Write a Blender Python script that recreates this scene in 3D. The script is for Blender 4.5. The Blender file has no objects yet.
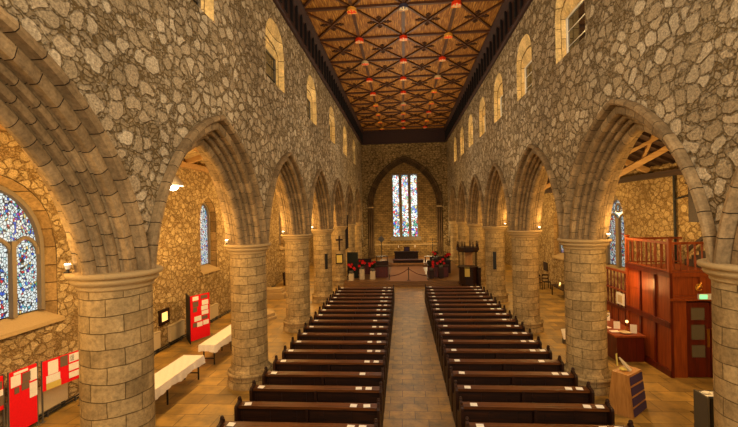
import bpy, math, random
from mathutils import Vector, Matrix
from math import pi, sin, cos, sqrt, acos, atan2, radians as R
random.seed(7)
S = bpy.context.scene
COL = S.collection
# ------------------------------------------------------------------ mesh builder
class MB:
    def __init__(s): s.v=[]; s.f=[]; s.uv=[]; s.has=False
    def add(s, vs, fs, uvs=None):
        b=len(s.v); s.v+= [tuple(p) for p in vs]
        for i,f in enumerate(fs):
            s.f.append([b+k for k in f])
            if uvs: s.uv.append(uvs[i]); s.has=True
            else: s.uv.append([(0,0)]*len(f))
        return s
    def quad(s,a,b,c,d,uv=None): return s.add([a,b,c,d],[(0,1,2,3)],[uv] if uv else None)
    def box(s,x0,x1,y0,y1,z0,z1):
        vs=[(x,y,z) for x in (x0,x1) for y in (y0,y1) for z in (z0,z1)]
        return s.add(vs,[(0,1,3,2),(4,6,7,5),(0,4,5,1),(2,3,7,6),(0,2,6,4),(1,5,7,3)])
    def obox(s,c,size,rz=0,rx=0,ry=0):
        m=Matrix.Translation(c)@Matrix.Rotation(rz,4,'Z')@Matrix.Rotation(rx,4,'X')@Matrix.Rotation(ry,4,'Y')
        h=[k/2 for k in size]
        vs=[m@Vector((x,y,z)) for x in (-h[0],h[0]) for y in (-h[1],h[1]) for z in (-h[2],h[2])]
        return s.add(vs,[(0,1,3,2),(4,6,7,5),(0,4,5,1),(2,3,7,6),(0,2,6,4),(1,5,7,3)])
    def beam(s,a,b,w,h):
        a=Vector(a);b=Vector(b);d=(b-a).normalized()
        up=Vector((0,0,1)) if abs(d.z)<.95 else Vector((0,1,0))
        sx=d.cross(up).normalized()*w/2; sz=sx.cross(d).normalized()*h/2
        vs=[p+i*sx+j*sz for p in (a,b) for i in (-1,1) for j in (-1,1)]
        return s.add(vs,[(0,1,3,2),(4,6,7,5),(0,4,5,1),(2,3,7,6),(0,2,6,4),(1,5,7,3)])
    def tube(s,pts,r,n=8):
        pts=[Vector(p) for p in pts]; rs=r if isinstance(r,(list,tuple)) else [r]*len(pts)
        vs=[]
        for i,p in enumerate(pts):
            d=(pts[min(i+1,len(pts)-1)]-pts[max(i-1,0)]).normalized()
            up=Vector((0,0,1)) if abs(d.z)<.9 else Vector((1,0,0))
            a=d.cross(up).normalized(); b=d.cross(a)
            vs+=[p+rs[i]*(a*cos(2*pi*k/n)+b*sin(2*pi*k/n)) for k in range(n)]
        fs=[(i*n+k,i*n+(k+1)%n,(i+1)*n+(k+1)%n,(i+1)*n+k) for i in range(len(pts)-1) for k in range(n)]
        fs+=[tuple(range(n))[::-1],tuple(range((len(pts)-1)*n,len(pts)*n))]
        return s.add(vs,fs)
    def lathe(s,prof,c=(0,0,0),n=32,a0=0,a1=2*pi,cap=True):
        # prof: list of (r,z); uv = (arc metres, z)
        full=abs(a1-a0-2*pi)<1e-6; m=n if full else n+1
        vs=[(c[0]+r*cos(a0+(a1-a0)*k/n),c[1]+r*sin(a0+(a1-a0)*k/n),c[2]+z) for r,z in prof for k in range(m)]
        R0=max(p[0] for p in prof); fs=[];uv=[]; L=0
        for i in range(len(prof)-1):
            dl=sqrt((prof[i+1][0]-prof[i][0])**2+(prof[i+1][1]-prof[i][1])**2)
            for k in range(n):
                k2=(k+1)%m
                fs.append((i*m+k,i*m+k2,(i+1)*m+k2,(i+1)*m+k))
                u0=R0*(a1-a0)*k/n;u1=R0*(a1-a0)*(k+1)/n
                uv.append([(u0,L),(u1,L),(u1,L+dl),(u0,L+dl)])
            L+=dl
        if cap and full:
            for i,rev in ((0,1),(len(prof)-1,0)):
                if prof[i][0]>1e-4:
                    f=tuple(range(i*m,i*m+m)); fs.append(f[::-1] if rev else f)
                    uv.append([(vs[j][0],vs[j][1]) for j in fs[-1]])
        return s.add(vs,fs,uv)
    def sphere(s,c,r,n=10,sc=(1,1,1)):
        m=n//2+1; vs=[];fs=[]
        for i in range(m+1):
            t=pi*i/m
            for k in range(n): vs.append((c[0]+sc[0]*r*sin(t)*cos(2*pi*k/n),c[1]+sc[1]*r*sin(t)*sin(2*pi*k/n),c[2]+sc[2]*r*cos(t)))
        for i in range(m):
            for k in range(n): fs.append((i*n+k,(i+1)*n+k,(i+1)*n+(k+1)%n,i*n+(k+1)%n))
        return s.add(vs,fs)
    def prism(s,poly,h,axis='z',at=0):
        # poly 2D; extruded from at to at+h along axis
        def P(a,b,t): return {'z':(a,b,t),'y':(a,t,b),'x':(t,a,b)}[axis]
        n=len(poly); vs=[P(a,b,at) for a,b in poly]+[P(a,b,at+h) for a,b in poly]
        fs=[tuple(range(n))[::-1],tuple(range(n,2*n))]+[(k,(k+1)%n,n+(k+1)%n,n+k) for k in range(n)]
        return s.add(vs,fs)
    def build(s,name,mt,parent=None,smooth=False):
        off=Vector((0,0,0))
        if parent is not None:
            p=parent
            while p is not None: off+=p.location; p=p.parent
        me=bpy.data.meshes.new(name)
        me.from_pydata([tuple(Vector(v)-off) for v in s.v],[],s.f)
        if s.has:
            ul=me.uv_layers.new(name='UVMap'); i=0
            for f in s.uv:
                for q in f: ul.data[i].uv=q; i+=1
        me.materials.append(mt)
        import bmesh as _b
        bm=_b.new(); bm.from_mesh(me); _b.ops.recalc_face_normals(bm,faces=bm.faces); bm.to_mesh(me); bm.free()
        if smooth:
            for p in me.polygons: p.use_smooth=True
        o=bpy.data.objects.new(name,me); COL.objects.link(o)
        if parent is not None: o.parent=parent
        return o
def tag(o,label,cat,group=None,kind=None):
    if label: o['label']=label
    if cat: o['category']=cat
    if group: o['group']=group
    if kind: o['kind']=kind
    return o
def thing(name,loc,label,cat,group=None):
    o=bpy.data.objects.new(name,None); o.empty_display_size=.1; COL.objects.link(o); o.location=loc
    return tag(o,label,cat,group)
def struct(o,label=None):
    o['kind']='structure'
    if label: o['label']=label
    return o
def dup(root,loc,label,group=None):
    r=root.copy(); COL.objects.link(r); r.location=loc; r['label']=label
    if group: r['group']=group
    for ch in list(root.children):
        c=ch.copy(); COL.objects.link(c); c.parent=r
        for g in list(ch.children):
            d=g.copy(); COL.objects.link(d); d.parent=c
    return r
# ------------------------------------------------------------------ materials
class NT:
    def __init__(s,name):
        s.m=bpy.data.materials.new(name); s.m.use_nodes=True; s.t=s.m.node_tree; s.t.nodes.clear()
        s.out=s.n('ShaderNodeOutputMaterial')
    def n(s,ty,**kw):
        nd=s.t.nodes.new(ty)
        for k,v in kw.items():
            if k.startswith('_'): setattr(nd,k[1:],v)
            else:
                key=k.replace('__',' '); sock=nd.inputs[int(key[1:])] if key[0]=='i' and key[1:].isdigit() else nd.inputs[key]
                if isinstance(v,bpy.types.NodeSocket): s.t.links.new(v,sock)
                else: sock.default_value=v
        return nd
    def ramp(s,fac,stops,interp='LINEAR'):
        r=s.n('ShaderNodeValToRGB',Fac=fac); r.color_ramp.interpolation=interp
        e=r.color_ramp.elements
        while len(e)<len(stops): e.new(.5)
        for i,(p,c) in enumerate(stops): e[i].position=p; e[i].color=(*c,1)
        return r.outputs[0]
    def mix(s,f,a,b,mode='MIX'):
        m=s.n('ShaderNodeMix',_data_type='RGBA',_blend_type=mode)
        for k,v in ((0,f),(6,a),(7,b)):
            if isinstance(v,bpy.types.NodeSocket): s.t.links.new(v,m.inputs[k])
            elif k==0: m.inputs[0].default_value=v
            else: m.inputs[k].default_value=(*v,1)
        return m.outputs[2]
    def math(s,op,a,b=0,c=0):
        m=s.n('ShaderNodeMath',_operation=op)
        for k,v in enumerate((a,b,c)):
            if isinstance(v,bpy.types.NodeSocket): s.t.links.new(v,m.inputs[k])
            else: m.inputs[k].default_value=v
        return m.outputs[0]
    def coords(s,kind='Object',scale=(1,1,1),rot=(0,0,0)):
        tc=s.n('ShaderNodeTexCoord')
        return s.n('ShaderNodeMapping',Vector=tc.outputs[kind],Scale=scale,Rotation=rot).outputs[0]
    def bsdf(s,color,rough=.7,metal=0,bump=None,strength=.5,dist=.02,spec=.3,**kw):
        b=s.n('ShaderNodeBsdfPrincipled')
        for k,v in (('Base Color',color),('Roughness',rough),('Metallic',metal),('Specular IOR Level',spec)):
            if isinstance(v,bpy.types.NodeSocket): s.t.links.new(v,b.inputs[k])
            else: b.inputs[k].default_value=(*v,1) if isinstance(v,tuple) else v
        for k,v in kw.items(): b.inputs[k.replace('__',' ')].default_value=v
        if bump is not None:
            bp=s.n('ShaderNodeBump',Height=bump,Strength=strength,Distance=dist); s.t.links.new(bp.outputs[0],b.inputs['Normal'])
        s.t.links.new(b.outputs[0],s.out.inputs[0]); return s.m
def rgb(r,g,b): return tuple((c/255)**2.2 for c in (r,g,b))
def rubble(name,tones,mortar,sc=2.6,edge=.075,bump=.06):
    t=NT(name); co=t.coords(scale=(1,1,1.35))
    nz=t.n('ShaderNodeTexNoise',Vector=co,Scale=2.2,Detail=3)
    off=t.n('ShaderNodeVectorMath',_operation='SCALE',i0=nz.outputs['Color']); off.inputs[3].default_value=.3
    v=t.n('ShaderNodeVectorMath',_operation='ADD',i0=co,i1=off.outputs[0]).outputs[0]
    a=t.n('ShaderNodeTexVoronoi',_feature='DISTANCE_TO_EDGE',Vector=v,Scale=sc,Randomness=.95)
    ac=t.n('ShaderNodeTexVoronoi',_feature='F1',Vector=v,Scale=sc,Randomness=.95)
    b=t.n('ShaderNodeTexVoronoi',_feature='DISTANCE_TO_EDGE',Vector=v,Scale=sc*2.7)
    bc=t.n('ShaderNodeTexVoronoi',_feature='F1',Vector=v,Scale=sc*2.7)
    fine=t.n('ShaderNodeTexNoise',Vector=co,Scale=9,Detail=6,Roughness=.7).outputs[0]
    wob=t.math('MULTIPLY_ADD',fine,.10,-.05)
    ad=t.math('ADD',a.outputs['Distance'],wob)
    rnd=t.math('MULTIPLY',t.math('SUBTRACT',.72,ac.outputs['Distance']),.6)
    ad=t.math('SMOOTH_MIN',ad,t.math('ADD',rnd,wob),.1)
    big=t.n('ShaderNodeMapRange',Value=ad,i1=edge*.5,i2=edge*1.15).outputs[0]
    bd=t.math('ADD',t.math('MULTIPLY',b.outputs['Distance'],1.0),wob)
    small=t.n('ShaderNodeMapRange',Value=bd,i1=edge*.75,i2=edge*1.4).outputs[0]
    small=t.math('MULTIPLY',small,.5)
    c1=t.ramp(ac.outputs['Color'],[(i/(len(tones)-1),c) for i,c in enumerate(tones)])
    c2=t.ramp(bc.outputs['Color'],[(i/(len(tones)-1),c) for i,c in enumerate(tones)])
    col=t.mix(small,mortar,c2); col=t.mix(big,col,c1)
    sp=t.n('ShaderNodeTexNoise',Vector=co,Scale=22,Detail=5,Roughness=.75).outputs[0]
    col=t.mix(.85,col,t.ramp(sp,[(.32,(.32,.31,.3)),(.68,(1.5,1.5,1.5))]),'MULTIPLY')
    st=t.n('ShaderNodeTexNoise',Vector=co,Scale=.45,Detail=4).outputs[0]
    col=t.mix(.6,col,t.ramp(st,[(.35,(.72,.70,.66)),(.65,(1.2,1.18,1.12))]),'MULTIPLY')
    h=t.math('MAXIMUM',big,t.math('MULTIPLY',small,.6)); h=t.math('ADD',h,t.math('MULTIPLY',fine,.8))
    return t.bsdf(col,.9,bump=h,strength=1,dist=bump,spec=.15)
def ashlar(name,c1,c2,mortar,bw=.5,bh=.26,ms=.012,uv=True,rot=(0,0,0),scale=(1,1,1),bump=.02,off=.5,dist=.05):
    t=NT(name); co=t.coords('UV' if uv else 'Object',rot=rot,scale=scale); ob=t.coords('Object')
    nz=t.n('ShaderNodeTexNoise',Vector=ob,Scale=1.5,Detail=2)
    o=t.n('ShaderNodeVectorMath',_operation='SCALE',i0=nz.outputs['Color']); o.inputs[3].default_value=dist
    v=t.n('ShaderNodeVectorMath',_operation='ADD',i0=co,i1=o.outputs[0]).outputs[0]
    b=t.n('ShaderNodeTexBrick',Vector=v,Color1=(*c1,1),Color2=(*c2,1),Mortar=(*mortar,1),Scale=1)
    b.inputs['Mortar Size'].default_value=ms; b.inputs['Mortar Smooth'].default_value=.25
    b.inputs['Brick Width'].default_value=bw; b.inputs['Row Height'].default_value=bh; b.offset=off; b.inputs['Bias'].default_value=0
    f=t.n('ShaderNodeTexNoise',Vector=ob,Scale=14,Detail=6,Roughness=.7).outputs[0]
    col=t.mix(.8,b.outputs[0],t.ramp(f,[(.3,(.5,.5,.5)),(.7,(1.35,1.35,1.35))]),'MULTIPLY')
    g=t.n('ShaderNodeTexNoise',Vector=ob,Scale=1.7,Detail=4).outputs[0]
    col=t.mix(.6,col,t.ramp(g,[(.35,(.6,.58,.55)),(.65,(1.3,1.26,1.18))]),'MULTIPLY')
    h=t.math('SUBTRACT',t.math('MULTIPLY',f,.6),b.outputs['Fac'])
    return t.bsdf(col,.88,bump=h,strength=1,dist=bump,spec=.15)
def wood(name,c1,c2,rough=.4,axis='x',sc=1,spec=.4):
    t=NT(name); k={'x':(.6,8,8),'y':(8,.6,8),'z':(8,8,.6)}[axis]
    co=t.coords(scale=tuple(a*sc for a in k))
    n=t.n('ShaderNodeTexNoise',Vector=co,Scale=2,Detail=5,Roughness=.6,Distortion=.6).outputs[0]
    return t.bsdf(t.ramp(n,[(.3,c1),(.7,c2)]),rough,bump=n,strength=.25,dist=.01,spec=spec)
def plain(name,c,rough=.6,metal=0,spec=.3,bumps=0):
    t=NT(name)
    n=t.n('ShaderNodeTexNoise',Vector=t.coords(),Scale=25,Detail=3).outputs[0]
    col=t.mix(.25,c,t.ramp(n,[(.3,(.75,.75,.75)),(.7,(1.2,1.2,1.2))]),'MULTIPLY')
    return t.bsdf(col,rough,metal,bump=n if bumps else None,dist=bumps,spec=spec)
def emis(name,c,st):
    t=NT(name); return t.bsdf(c,.5,Emission__Color=(*c,1),Emission__Strength=st)
def stained(name,st,sc=11,white=0.0,zs=1.0):
    t=NT(name); co=t.coords(scale=(1,1,zs))
    v=t.n('ShaderNodeTexVoronoi',_feature='F1',Vector=co,Scale=sc)
    e=t.n('ShaderNodeTexVoronoi',_feature='DISTANCE_TO_EDGE',Vector=co,Scale=sc)
    sep=t.n('ShaderNodeSeparateColor',Color=v.outputs['Color'])
    big=t.n('ShaderNodeTexNoise',Vector=co,Scale=1.6,Detail=2).outputs[0]
    f=t.math('ADD',sep.outputs[0],t.math('MULTIPLY_ADD',big,.9,-.45-white))
    col=t.ramp(f,[(0,(.8,.9,.88)),(.3,(.9,.93,.82)),(.44,(.4,.72,.72)),(.5,(.75,.04,.05)),(.58,(.95,.95,.92)),(.68,(.03,.12,.65)),(.77,(.12,.5,.6)),(.84,(.85,.6,.15)),(.9,(.3,.06,.5)),(.95,(.05,.35,.2))],'CONSTANT')
    lead=t.n('ShaderNodeMapRange',Value=e.outputs['Distance'],i1=.05,i2=.13).outputs[0]
    col=t.mix(lead,(.01,.01,.01),col)
    b=t.n('ShaderNodeBsdfPrincipled',Roughness=.2); b.inputs['Emission Strength'].default_value=st
    t.t.links.new(col,b.inputs['Emission Color']); b.inputs['Base Color'].default_value=(.02,.02,.02,1)
    t.t.links.new(b.outputs[0],t.out.inputs[0]); return t.m

M={}
M['nave']=rubble('nave_rubble',[rgb(138,121,93),rgb(176,157,126),rgb(150,132,102),rgb(192,175,145),rgb(164,147,118)],rgb(104,86,56),2.9)
M['aisle']=rubble('aisle_rubble',[rgb(150,126,86),rgb(190,164,118),rgb(166,140,98),rgb(206,180,134)],rgb(130,102,62),3.5)
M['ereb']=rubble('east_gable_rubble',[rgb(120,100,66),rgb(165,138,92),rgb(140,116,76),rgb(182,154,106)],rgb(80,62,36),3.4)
M['jamb']=ashlar('jamb_ashlar',rgb(170,138,90),rgb(128,102,66),rgb(78,60,36),.5,.26,.012,uv=False,rot=(R(90),0,R(90)))
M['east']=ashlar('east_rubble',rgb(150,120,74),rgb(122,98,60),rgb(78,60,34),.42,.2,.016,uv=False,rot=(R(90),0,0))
M['pier']=ashlar('pier_ashlar',rgb(172,146,102),rgb(140,117,80),rgb(98,80,52),.56,.27,.008,dist=.09)
M['arch']=ashlar('arch_voussoirs',rgb(150,126,91),rgb(114,94,67),rgb(46,36,24),.46,50,.009,off=0,dist=.01)
M['arch_shaded']=ashlar('shaded_voussoirs',rgb(92,72,48),rgb(66,52,34),rgb(34,26,16),.46,50,.012,off=0,dist=.01)  # darker arch stone; shade of the moulding recesses put into the colour
M['cap']=plain('capital_stone',rgb(165,138,94),.85,bumps=.02)
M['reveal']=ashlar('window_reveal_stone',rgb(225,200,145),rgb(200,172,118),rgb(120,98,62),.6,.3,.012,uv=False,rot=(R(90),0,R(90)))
M['wood_dark']=wood('dark_oak',rgb(24,13,6),rgb(56,30,12),.55,'x',spec=.25)
M['ledge']=wood('polished_ledge',rgb(52,27,10),rgb(112,64,24),.42,'x',spec=.4)
M['red_wood']=wood('mahogany',rgb(104,42,12),rgb(146,70,24),.5,'z')
M['red_wood_dark']=wood('dark_mahogany',rgb(64,18,6),rgb(96,32,12),.4,'z')
M['step']=wood('platform_boards',rgb(92,62,30),rgb(128,90,46),.5,'x')
M['pine']=wood('light_oak',rgb(150,100,48),rgb(190,135,72),.45,'z')
M['beam']=wood('old_beam',rgb(150,112,66),rgb(190,150,96),.7,'x')
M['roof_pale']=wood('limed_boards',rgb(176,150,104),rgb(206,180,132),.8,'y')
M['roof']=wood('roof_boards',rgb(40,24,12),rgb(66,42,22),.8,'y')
M['black']=plain('black_metal',(.012,.011,.01),.5)
M['white']=plain('white_cloth',rgb(232,222,205),.85)
M['paper']=plain('paper',rgb(235,228,215),.7)
M['cream']=plain('cream_metal',rgb(190,170,135),.5)
M['red']=plain('red_felt',rgb(225,14,28),.8)
M['rope']=plain('rope',rgb(70,16,14),.8)
M['green']=plain('dark_green',rgb(36,38,24),.7)
M['brass']=plain('brass',rgb(190,140,60),.3,1)
M['glassdark']=plain('dark_glass',rgb(22,22,24),.08,spec=.8)
M['glassgrey']=plain('grey_glass',rgb(96,88,72),.1,spec=.8)  # greyish reflection of the door panes put into their base colour
M['wframe']=plain('white_frame',rgb(215,212,205),.5)
M['greystone']=plain('mullion_stone',rgb(120,106,86),.85,bumps=.01)
M['curtain']=plain('dark_curtain',rgb(30,12,8),.9)
M['redcurtain']=plain('red_brown_curtain',rgb(70,22,12),.8)
M['flower']=plain('red_petals',rgb(185,18,24),.6)
M['leaf']=plain('dark_leaves',rgb(30,42,18),.8)
M['carpet']=plain('chancel_carpet',rgb(160,118,92),.95)
M['purple']=plain('purple_panel',rgb(62,48,78),.7)
M['yellow']=plain('yellow_paper',rgb(205,180,90),.7)
M['mat']=plain('brown_mat',rgb(92,70,40),.9)
M['photo']=plain('dark_print',rgb(112,92,74),.6)
M['grey']=plain('grey_metal',rgb(90,84,74),.5)
M['glass1']=stained('stained_glass_east',1.35,5.5,-.03,.7)
M['glass2']=stained('stained_glass_aisle',.85,15,.16,.8)
M['glass3']=stained('stained_glass_right_aisle',.5,9,.1,1.0)
M['lamp']=emis('lamp_glow',(1,.86,.6),14)
M['glow']=emis('lit_picture',(1,.62,.2),1.0)
M['exit']=emis('exit_face',(.25,.8,.35),1.0)
M['candle']=emis('candle_glow',(1,.6,.2),3)
# flagstones
t=NT('flagstones'); co=t.coords()
b=t.n('ShaderNodeTexBrick',Vector=co,Color1=(*rgb(160,128,68),1),Color2=(*rgb(128,102,56),1),Mortar=(*rgb(100,78,42),1),Scale=1)
b.inputs['Mortar Size'].default_value=.012; b.inputs['Brick Width'].default_value=.95; b.inputs['Row Height'].default_value=.62; b.offset=.37
f=t.n('ShaderNodeTexNoise',Vector=co,Scale=1.3,Detail=7,Roughness=.65).outputs[0]
col=t.mix(.9,b.outputs[0],t.ramp(f,[(.32,(.4,.4,.38)),(.68,(1.6,1.5,1.25))]),'MULTIPLY')
M['flags']=t.bsdf(col,t.ramp(f,[(.3,(.35,.35,.35)),(.7,(.6,.6,.6))]),bump=t.math('SUBTRACT',f,b.outputs['Fac']),strength=.5,dist=.015,spec=.4)
t=NT('aisle_paving'); co=t.coords(rot=(0,0,0))
b=t.n('ShaderNodeTexBrick',Vector=co,Color1=(*rgb(160,122,52),1),Color2=(*rgb(126,96,42),1),Mortar=(*rgb(92,68,30),1),Scale=1)
b.inputs['Mortar Size'].default_value=.01; b.inputs['Brick Width'].default_value=.66; b.inputs['Row Height'].default_value=.42
f=t.n('ShaderNodeTexNoise',Vector=co,Scale=2.4,Detail=7,Roughness=.7).outputs[0]
col=t.mix(.9,b.outputs[0],t.ramp(f,[(.32,(.42,.45,.42)),(.68,(1.6,1.45,1.2))]),'MULTIPLY')
M['paving']=t.bsdf(col,.4,bump=t.math('SUBTRACT',f,b.outputs['Fac']),strength=.4,dist=.01,spec=.4)
# ceiling boards (painted boards with pale streaks running across)
t=NT('ceiling_boards'); co=t.coords(scale=(1,1,1))
w=t.n('ShaderNodeTexWave',Vector=co,_bands_direction='X',Scale=3.1,Distortion=.6,Detail=2).outputs[0]
st=t.n('ShaderNodeTexNoise',Vector=t.coords(scale=(14,1.2,1)),Scale=1.2,Detail=5,Roughness=.7).outputs[0]
c=t.ramp(st,[(.3,rgb(78,44,12)),(.5,rgb(128,80,26)),(.7,rgb(190,142,70))])
c=t.mix(.5,c,t.ramp(w,[(0,(.5,.5,.5)),(.25,(1.1,1.1,1.1))]),'MULTIPLY')
M['ceil']=t.bsdf(c,.6,bump=w,strength=.4,dist=.01)
M['rib']=wood('ceiling_rib',rgb(44,24,10),rgb(86,48,20),.5,'x')
M['ornament']=plain('painted_ornament',rgb(66,38,16),.8)
M['frieze']=wood('frieze_board',rgb(34,16,8),rgb(58,28,14),.7,'y')
M['bracket']=plain('frieze_bracket',rgb(22,11,6),.7)

# ------------------------------------------------------------------ dims
PX=5.1; NF=4.6; BF=5.6; BAY=6.02; Y0=.68; SPR=4.35; TOP=12.75; CEIL=14.25
ZC=3.75; RR=4.04; CC=.98
XA=9.9; EAST=45.0
NB=7
def archz(dy,n=0.0):
    rho=RR-n; a=abs(dy)+CC
    return max(SPR,ZC+sqrt(max(rho*rho-a*a,0))) if a<rho else SPR
def parch(w,h,n=12):
    """pointed arch polyline from (-w,0) to (w,0)"""
    r=(w*w+h*h)/(2*w); c=w-r; am=atan2(h,-c) if True else 0
    right=[(c+r*cos(am*k/n),r*sin(am*k/n)) for k in range(n+1)]  # from (w,0) to (0,h)
    left=[(-x,z) for x,z in right]
    return left+right[::-1][1:]
CL_L=[(8.5+5.9*k,1.06,9.85,11.15,12.05) for k in range(6)]
CL_R=[(7.9,1.0,9.7,11.1,12.0),(12.2,1.04,9.7,11.1,12.0),(16.6,1.0,9.72,11.1,11.95),(20.95,.95,9.75,11.1,11.95),(25.1,.95,9.78,11.1,11.95),(29.35,.95,9.8,11.1,11.95),(33.6,.95,9.8,11.1,11.95),(37.9,.95,9.8,11.1,11.95)]
def head(yc,w,zs,za,y):
    h=za-zs; r=(w*w+h*h)/(2*w); c=w-r; d=abs(y-yc)-c
    return zs+sqrt(max(r*r-d*d,0))
def nave_wall(side,wins,name):
    m=MB()
    ys=set([-3.0,EAST+1.2])
    for k in range(NB):
        c=Y0+BAY*(k+.5)
        for j in range(-24,25): ys.add(round(c+2.97*j/24,4))
    for (c,w,z0,zs,za) in wins:
        for j in range(-8,9): ys.add(round(c+w*j/8,4))
    ys=sorted(ys)
    def low(y):
        if y<Y0-BAY*0 or y>Y0+BAY*NB: 
            return 0 if y>Y0+BAY*NB else SPR
        k=int((y-Y0)/BAY); return archz(y-(Y0+BAY*(k+.5)),.04)
    for xf in (NF,BF):
        x=side*xf
        for a,b in zip(ys,ys[1:]):
            mid=(a+b)/2; e=(b-a)*1e-3
            za_,zb_=low(a+e),low(b-e)
            win=[q for q in wins if abs(mid-q[0])<q[1]]
            if win and xf==NF:
                c,w,z0,zs,za=win[0]
                m.quad((x,a,za_),(x,b,zb_),(x,b,z0),(x,a,z0))
                m.quad((x,a,head(c,w,zs,za,a)),(x,b,head(c,w,zs,za,b)),(x,b,TOP+1.6),(x,a,TOP+1.6))
            else: m.quad((x,a,za_),(x,b,zb_),(x,b,TOP+1.6),(x,a,TOP+1.6))
    m.box(min(side*NF,side*BF),max(side*NF,side*BF),EAST-.02+1.2,EAST+1.3,0,TOP)
    return struct(m.build(name,M['nave']))
wl=nave_wall(-1,CL_L,'wall_left'); wr=nave_wall(1,CL_R,'wall_right')
# clerestory windows
def clerestory(side,q,i,idx):
    c,w,z0,zs,za=q; x0=side*(NF-.002); x1=side*(NF+.36)
    out=[(c+a*w,zs+b) for a,b in [(p[0]/w,p[1]) for p in parch(w,za-zs,8)]]
    n=len(out)
    inn=[(c+(p[0]-c)*.985,zs-.02) for p in out]
    m=MB()
    for k in range(n-1):
        m.quad((x0,*out[k]),(x0,*out[k+1]),(x1,*inn[k+1]),(x1,*inn[k]))
    iy0,iy1=c-.985*w,c+.985*w
    m.quad((x0,c-w,z0),(x0,c-w,zs),(x1,iy0,zs-.02),(x1,iy0,z0+.06))
    m.quad((x0,c+w,z0),(x0,c+w,zs),(x1,iy1,zs-.02),(x1,iy1,z0+.06))
    m.quad((x0,c-w,z0),(x0,c+w,z0),(x1,iy1,z0+.06),(x1,iy0,z0+.06))
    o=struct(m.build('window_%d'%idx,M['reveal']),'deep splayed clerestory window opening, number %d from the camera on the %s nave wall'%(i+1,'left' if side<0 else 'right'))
    g=MB(); xa=side*(NF+.35); xb=side*(NF+.38); g.box(min(xa,xb),max(xa,xb),iy0,iy1,z0+.04,zs); g.build('pane',M['glassdark'],o)
    f=MB(); xa=side*(NF+.31); xb=side*(NF+.36); xa,xb=min(xa,xb),max(xa,xb)
    for (a,b,cc,d) in ((iy0,iy0+.03,z0+.06,zs-.02),(iy1-.07,iy1,z0+.06,zs-.02),(iy0,iy1,zs-.05,zs-.02)): f.box(xa,xb,a,b,cc,d)
    for k in (1,2): zz=z0+(zs-z0)*k/3; f.box(xa+.02,xb,iy0,iy1,zz-.006,zz+.006)
    f.build('window_frame',M['wframe'] if side>0 else M['grey'],o)
idx=1
for i,q in enumerate(CL_L): clerestory(-1,q,i,idx); idx+=1
for i,q in enumerate(CL_R): clerestory(1,q,i,idx); idx+=1
# arches
half=[(0,0),(.0,-.10),(.03,-.15),(.09,-.16),(.13,-.12),(.135,.03),(.16,.05),(.17,.0),(.30,.0),(.33,.02),(.335,.12),(.30,.15),(.315,.19),(.35,.17),(.40,.17),(.43,.19),(.435,.25),(.40,.28),(.415,.32),(.45,.30),(.50,.30),(.53,.33),(.535,.37),(.505,.39),(.52,.43),(.55,.41),(.62,.41),(.68,.44),(.70,.48)]
PROF=half+[(n,1-d) for n,d in half[::-1]]
ORD=['first','second','third','fourth','fifth','sixth','seventh','eighth','ninth','tenth','eleventh','twelfth','thirteenth','fourteenth','fifteenth','sixteenth','seventeenth','eighteenth','nineteenth','twentieth']
def arch_mesh(side):
    m=MB(); NS=22
    for sg in (-1,1):
        grid=[];L=[0]
        for i,(n,d) in enumerate(PROF):
            rho=RR-n; th=acos(CC/rho); th0=math.asin((SPR-ZC)/rho); row=[]
            if i: L.append(L[-1]+sqrt((PROF[i][0]-PROF[i-1][0])**2+(PROF[i][1]-PROF[i-1][1])**2))
            for k in range(NS+1):
                a=th0+(th-th0)*k/NS; row.append(((side*(NF+d)),sg*(rho*cos(a)-CC),rho*sin(a)+ZC-SPR))
            grid.append(row)
        al=RR*acos(CC/RR)
        for i in range(len(PROF)-1):
            sh=(0,.2,.08,.3,.14,.05)[sum(i>=q for q in (5,12,18,24,len(half)))]
            for k in range(NS):
                u0=al*k/NS+sh;u1=al*(k+1)/NS+sh
                m.add([grid[i][k],grid[i][k+1],grid[i+1][k+1],grid[i+1][k]],[(0,1,2,3)],[[(u0,L[i]),(u1,L[i]),(u1,L[i+1]),(u0,L[i+1])]])
    return m
for side,sn in ((-1,'left'),(1,'right')):
    proto=None
    for k in range(NB):
        y=Y0+BAY*(k+.5)
        lab='pointed arch of moulded stone voussoirs, %s from the camera in the %s nave arcade'%(ORD[k],sn)
        if proto is None:
            proto=MB(); mm=arch_mesh(side)
            proto=mm.build('stone_arch',M['arch'],None); tag(proto,lab,'arch','moulded arches of the nave arcades')
            proto.location=(0,y,SPR)
        else:
            o=proto.copy(); COL.objects.link(o); o.location=(0,y,SPR); o['label']=lab
# piers
pt=thing('stone_pier',(-PX,Y0+BAY,0),'','pillar','round stone piers of the nave')
m=MB(); m.lathe([(.60,.48),(.56,.60),(.55,.75),(.547,4.08)],(-PX,Y0+BAY,0),40,cap=False); m.build('shaft',M['pier'],pt,True)
m=MB(); m.lathe([(.547,4.05),(.57,4.07),(.58,4.09),(.57,4.12),(.60,4.14),(.64,4.17),(.66,4.20),(.655,4.22),(.62,4.235),(.66,4.25),(.71,4.27),(.725,4.30),(.72,4.34),(.69,4.352),(0,4.352)],(-PX,Y0+BAY,0),40); m.build('capital',M['cap'],pt,True)
m=MB(); m.lathe([(.70,0),(.70,.10),(.675,.14),(.67,.33),(.70,.35),(.71,.40),(.68,.44),(.64,.45),(.65,.48),(.63,.51),(.60,.53)],(-PX,Y0+BAY,0),40,cap=False); m.build('base',M['pier'],pt,True)
piers=[]
for side,sn in ((-1,'left'),(1,'right')):
    for k in range(1,NB+1):
        lab='round stone pier with moulded capital, %s from the camera, %s of nave'%(ORD[k-1],sn)
        if side==-1 and k==1: pt['label']=lab; piers.append(pt); continue
        piers.append(dup(pt,(side*PX,Y0+BAY*k,0),lab))
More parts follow.
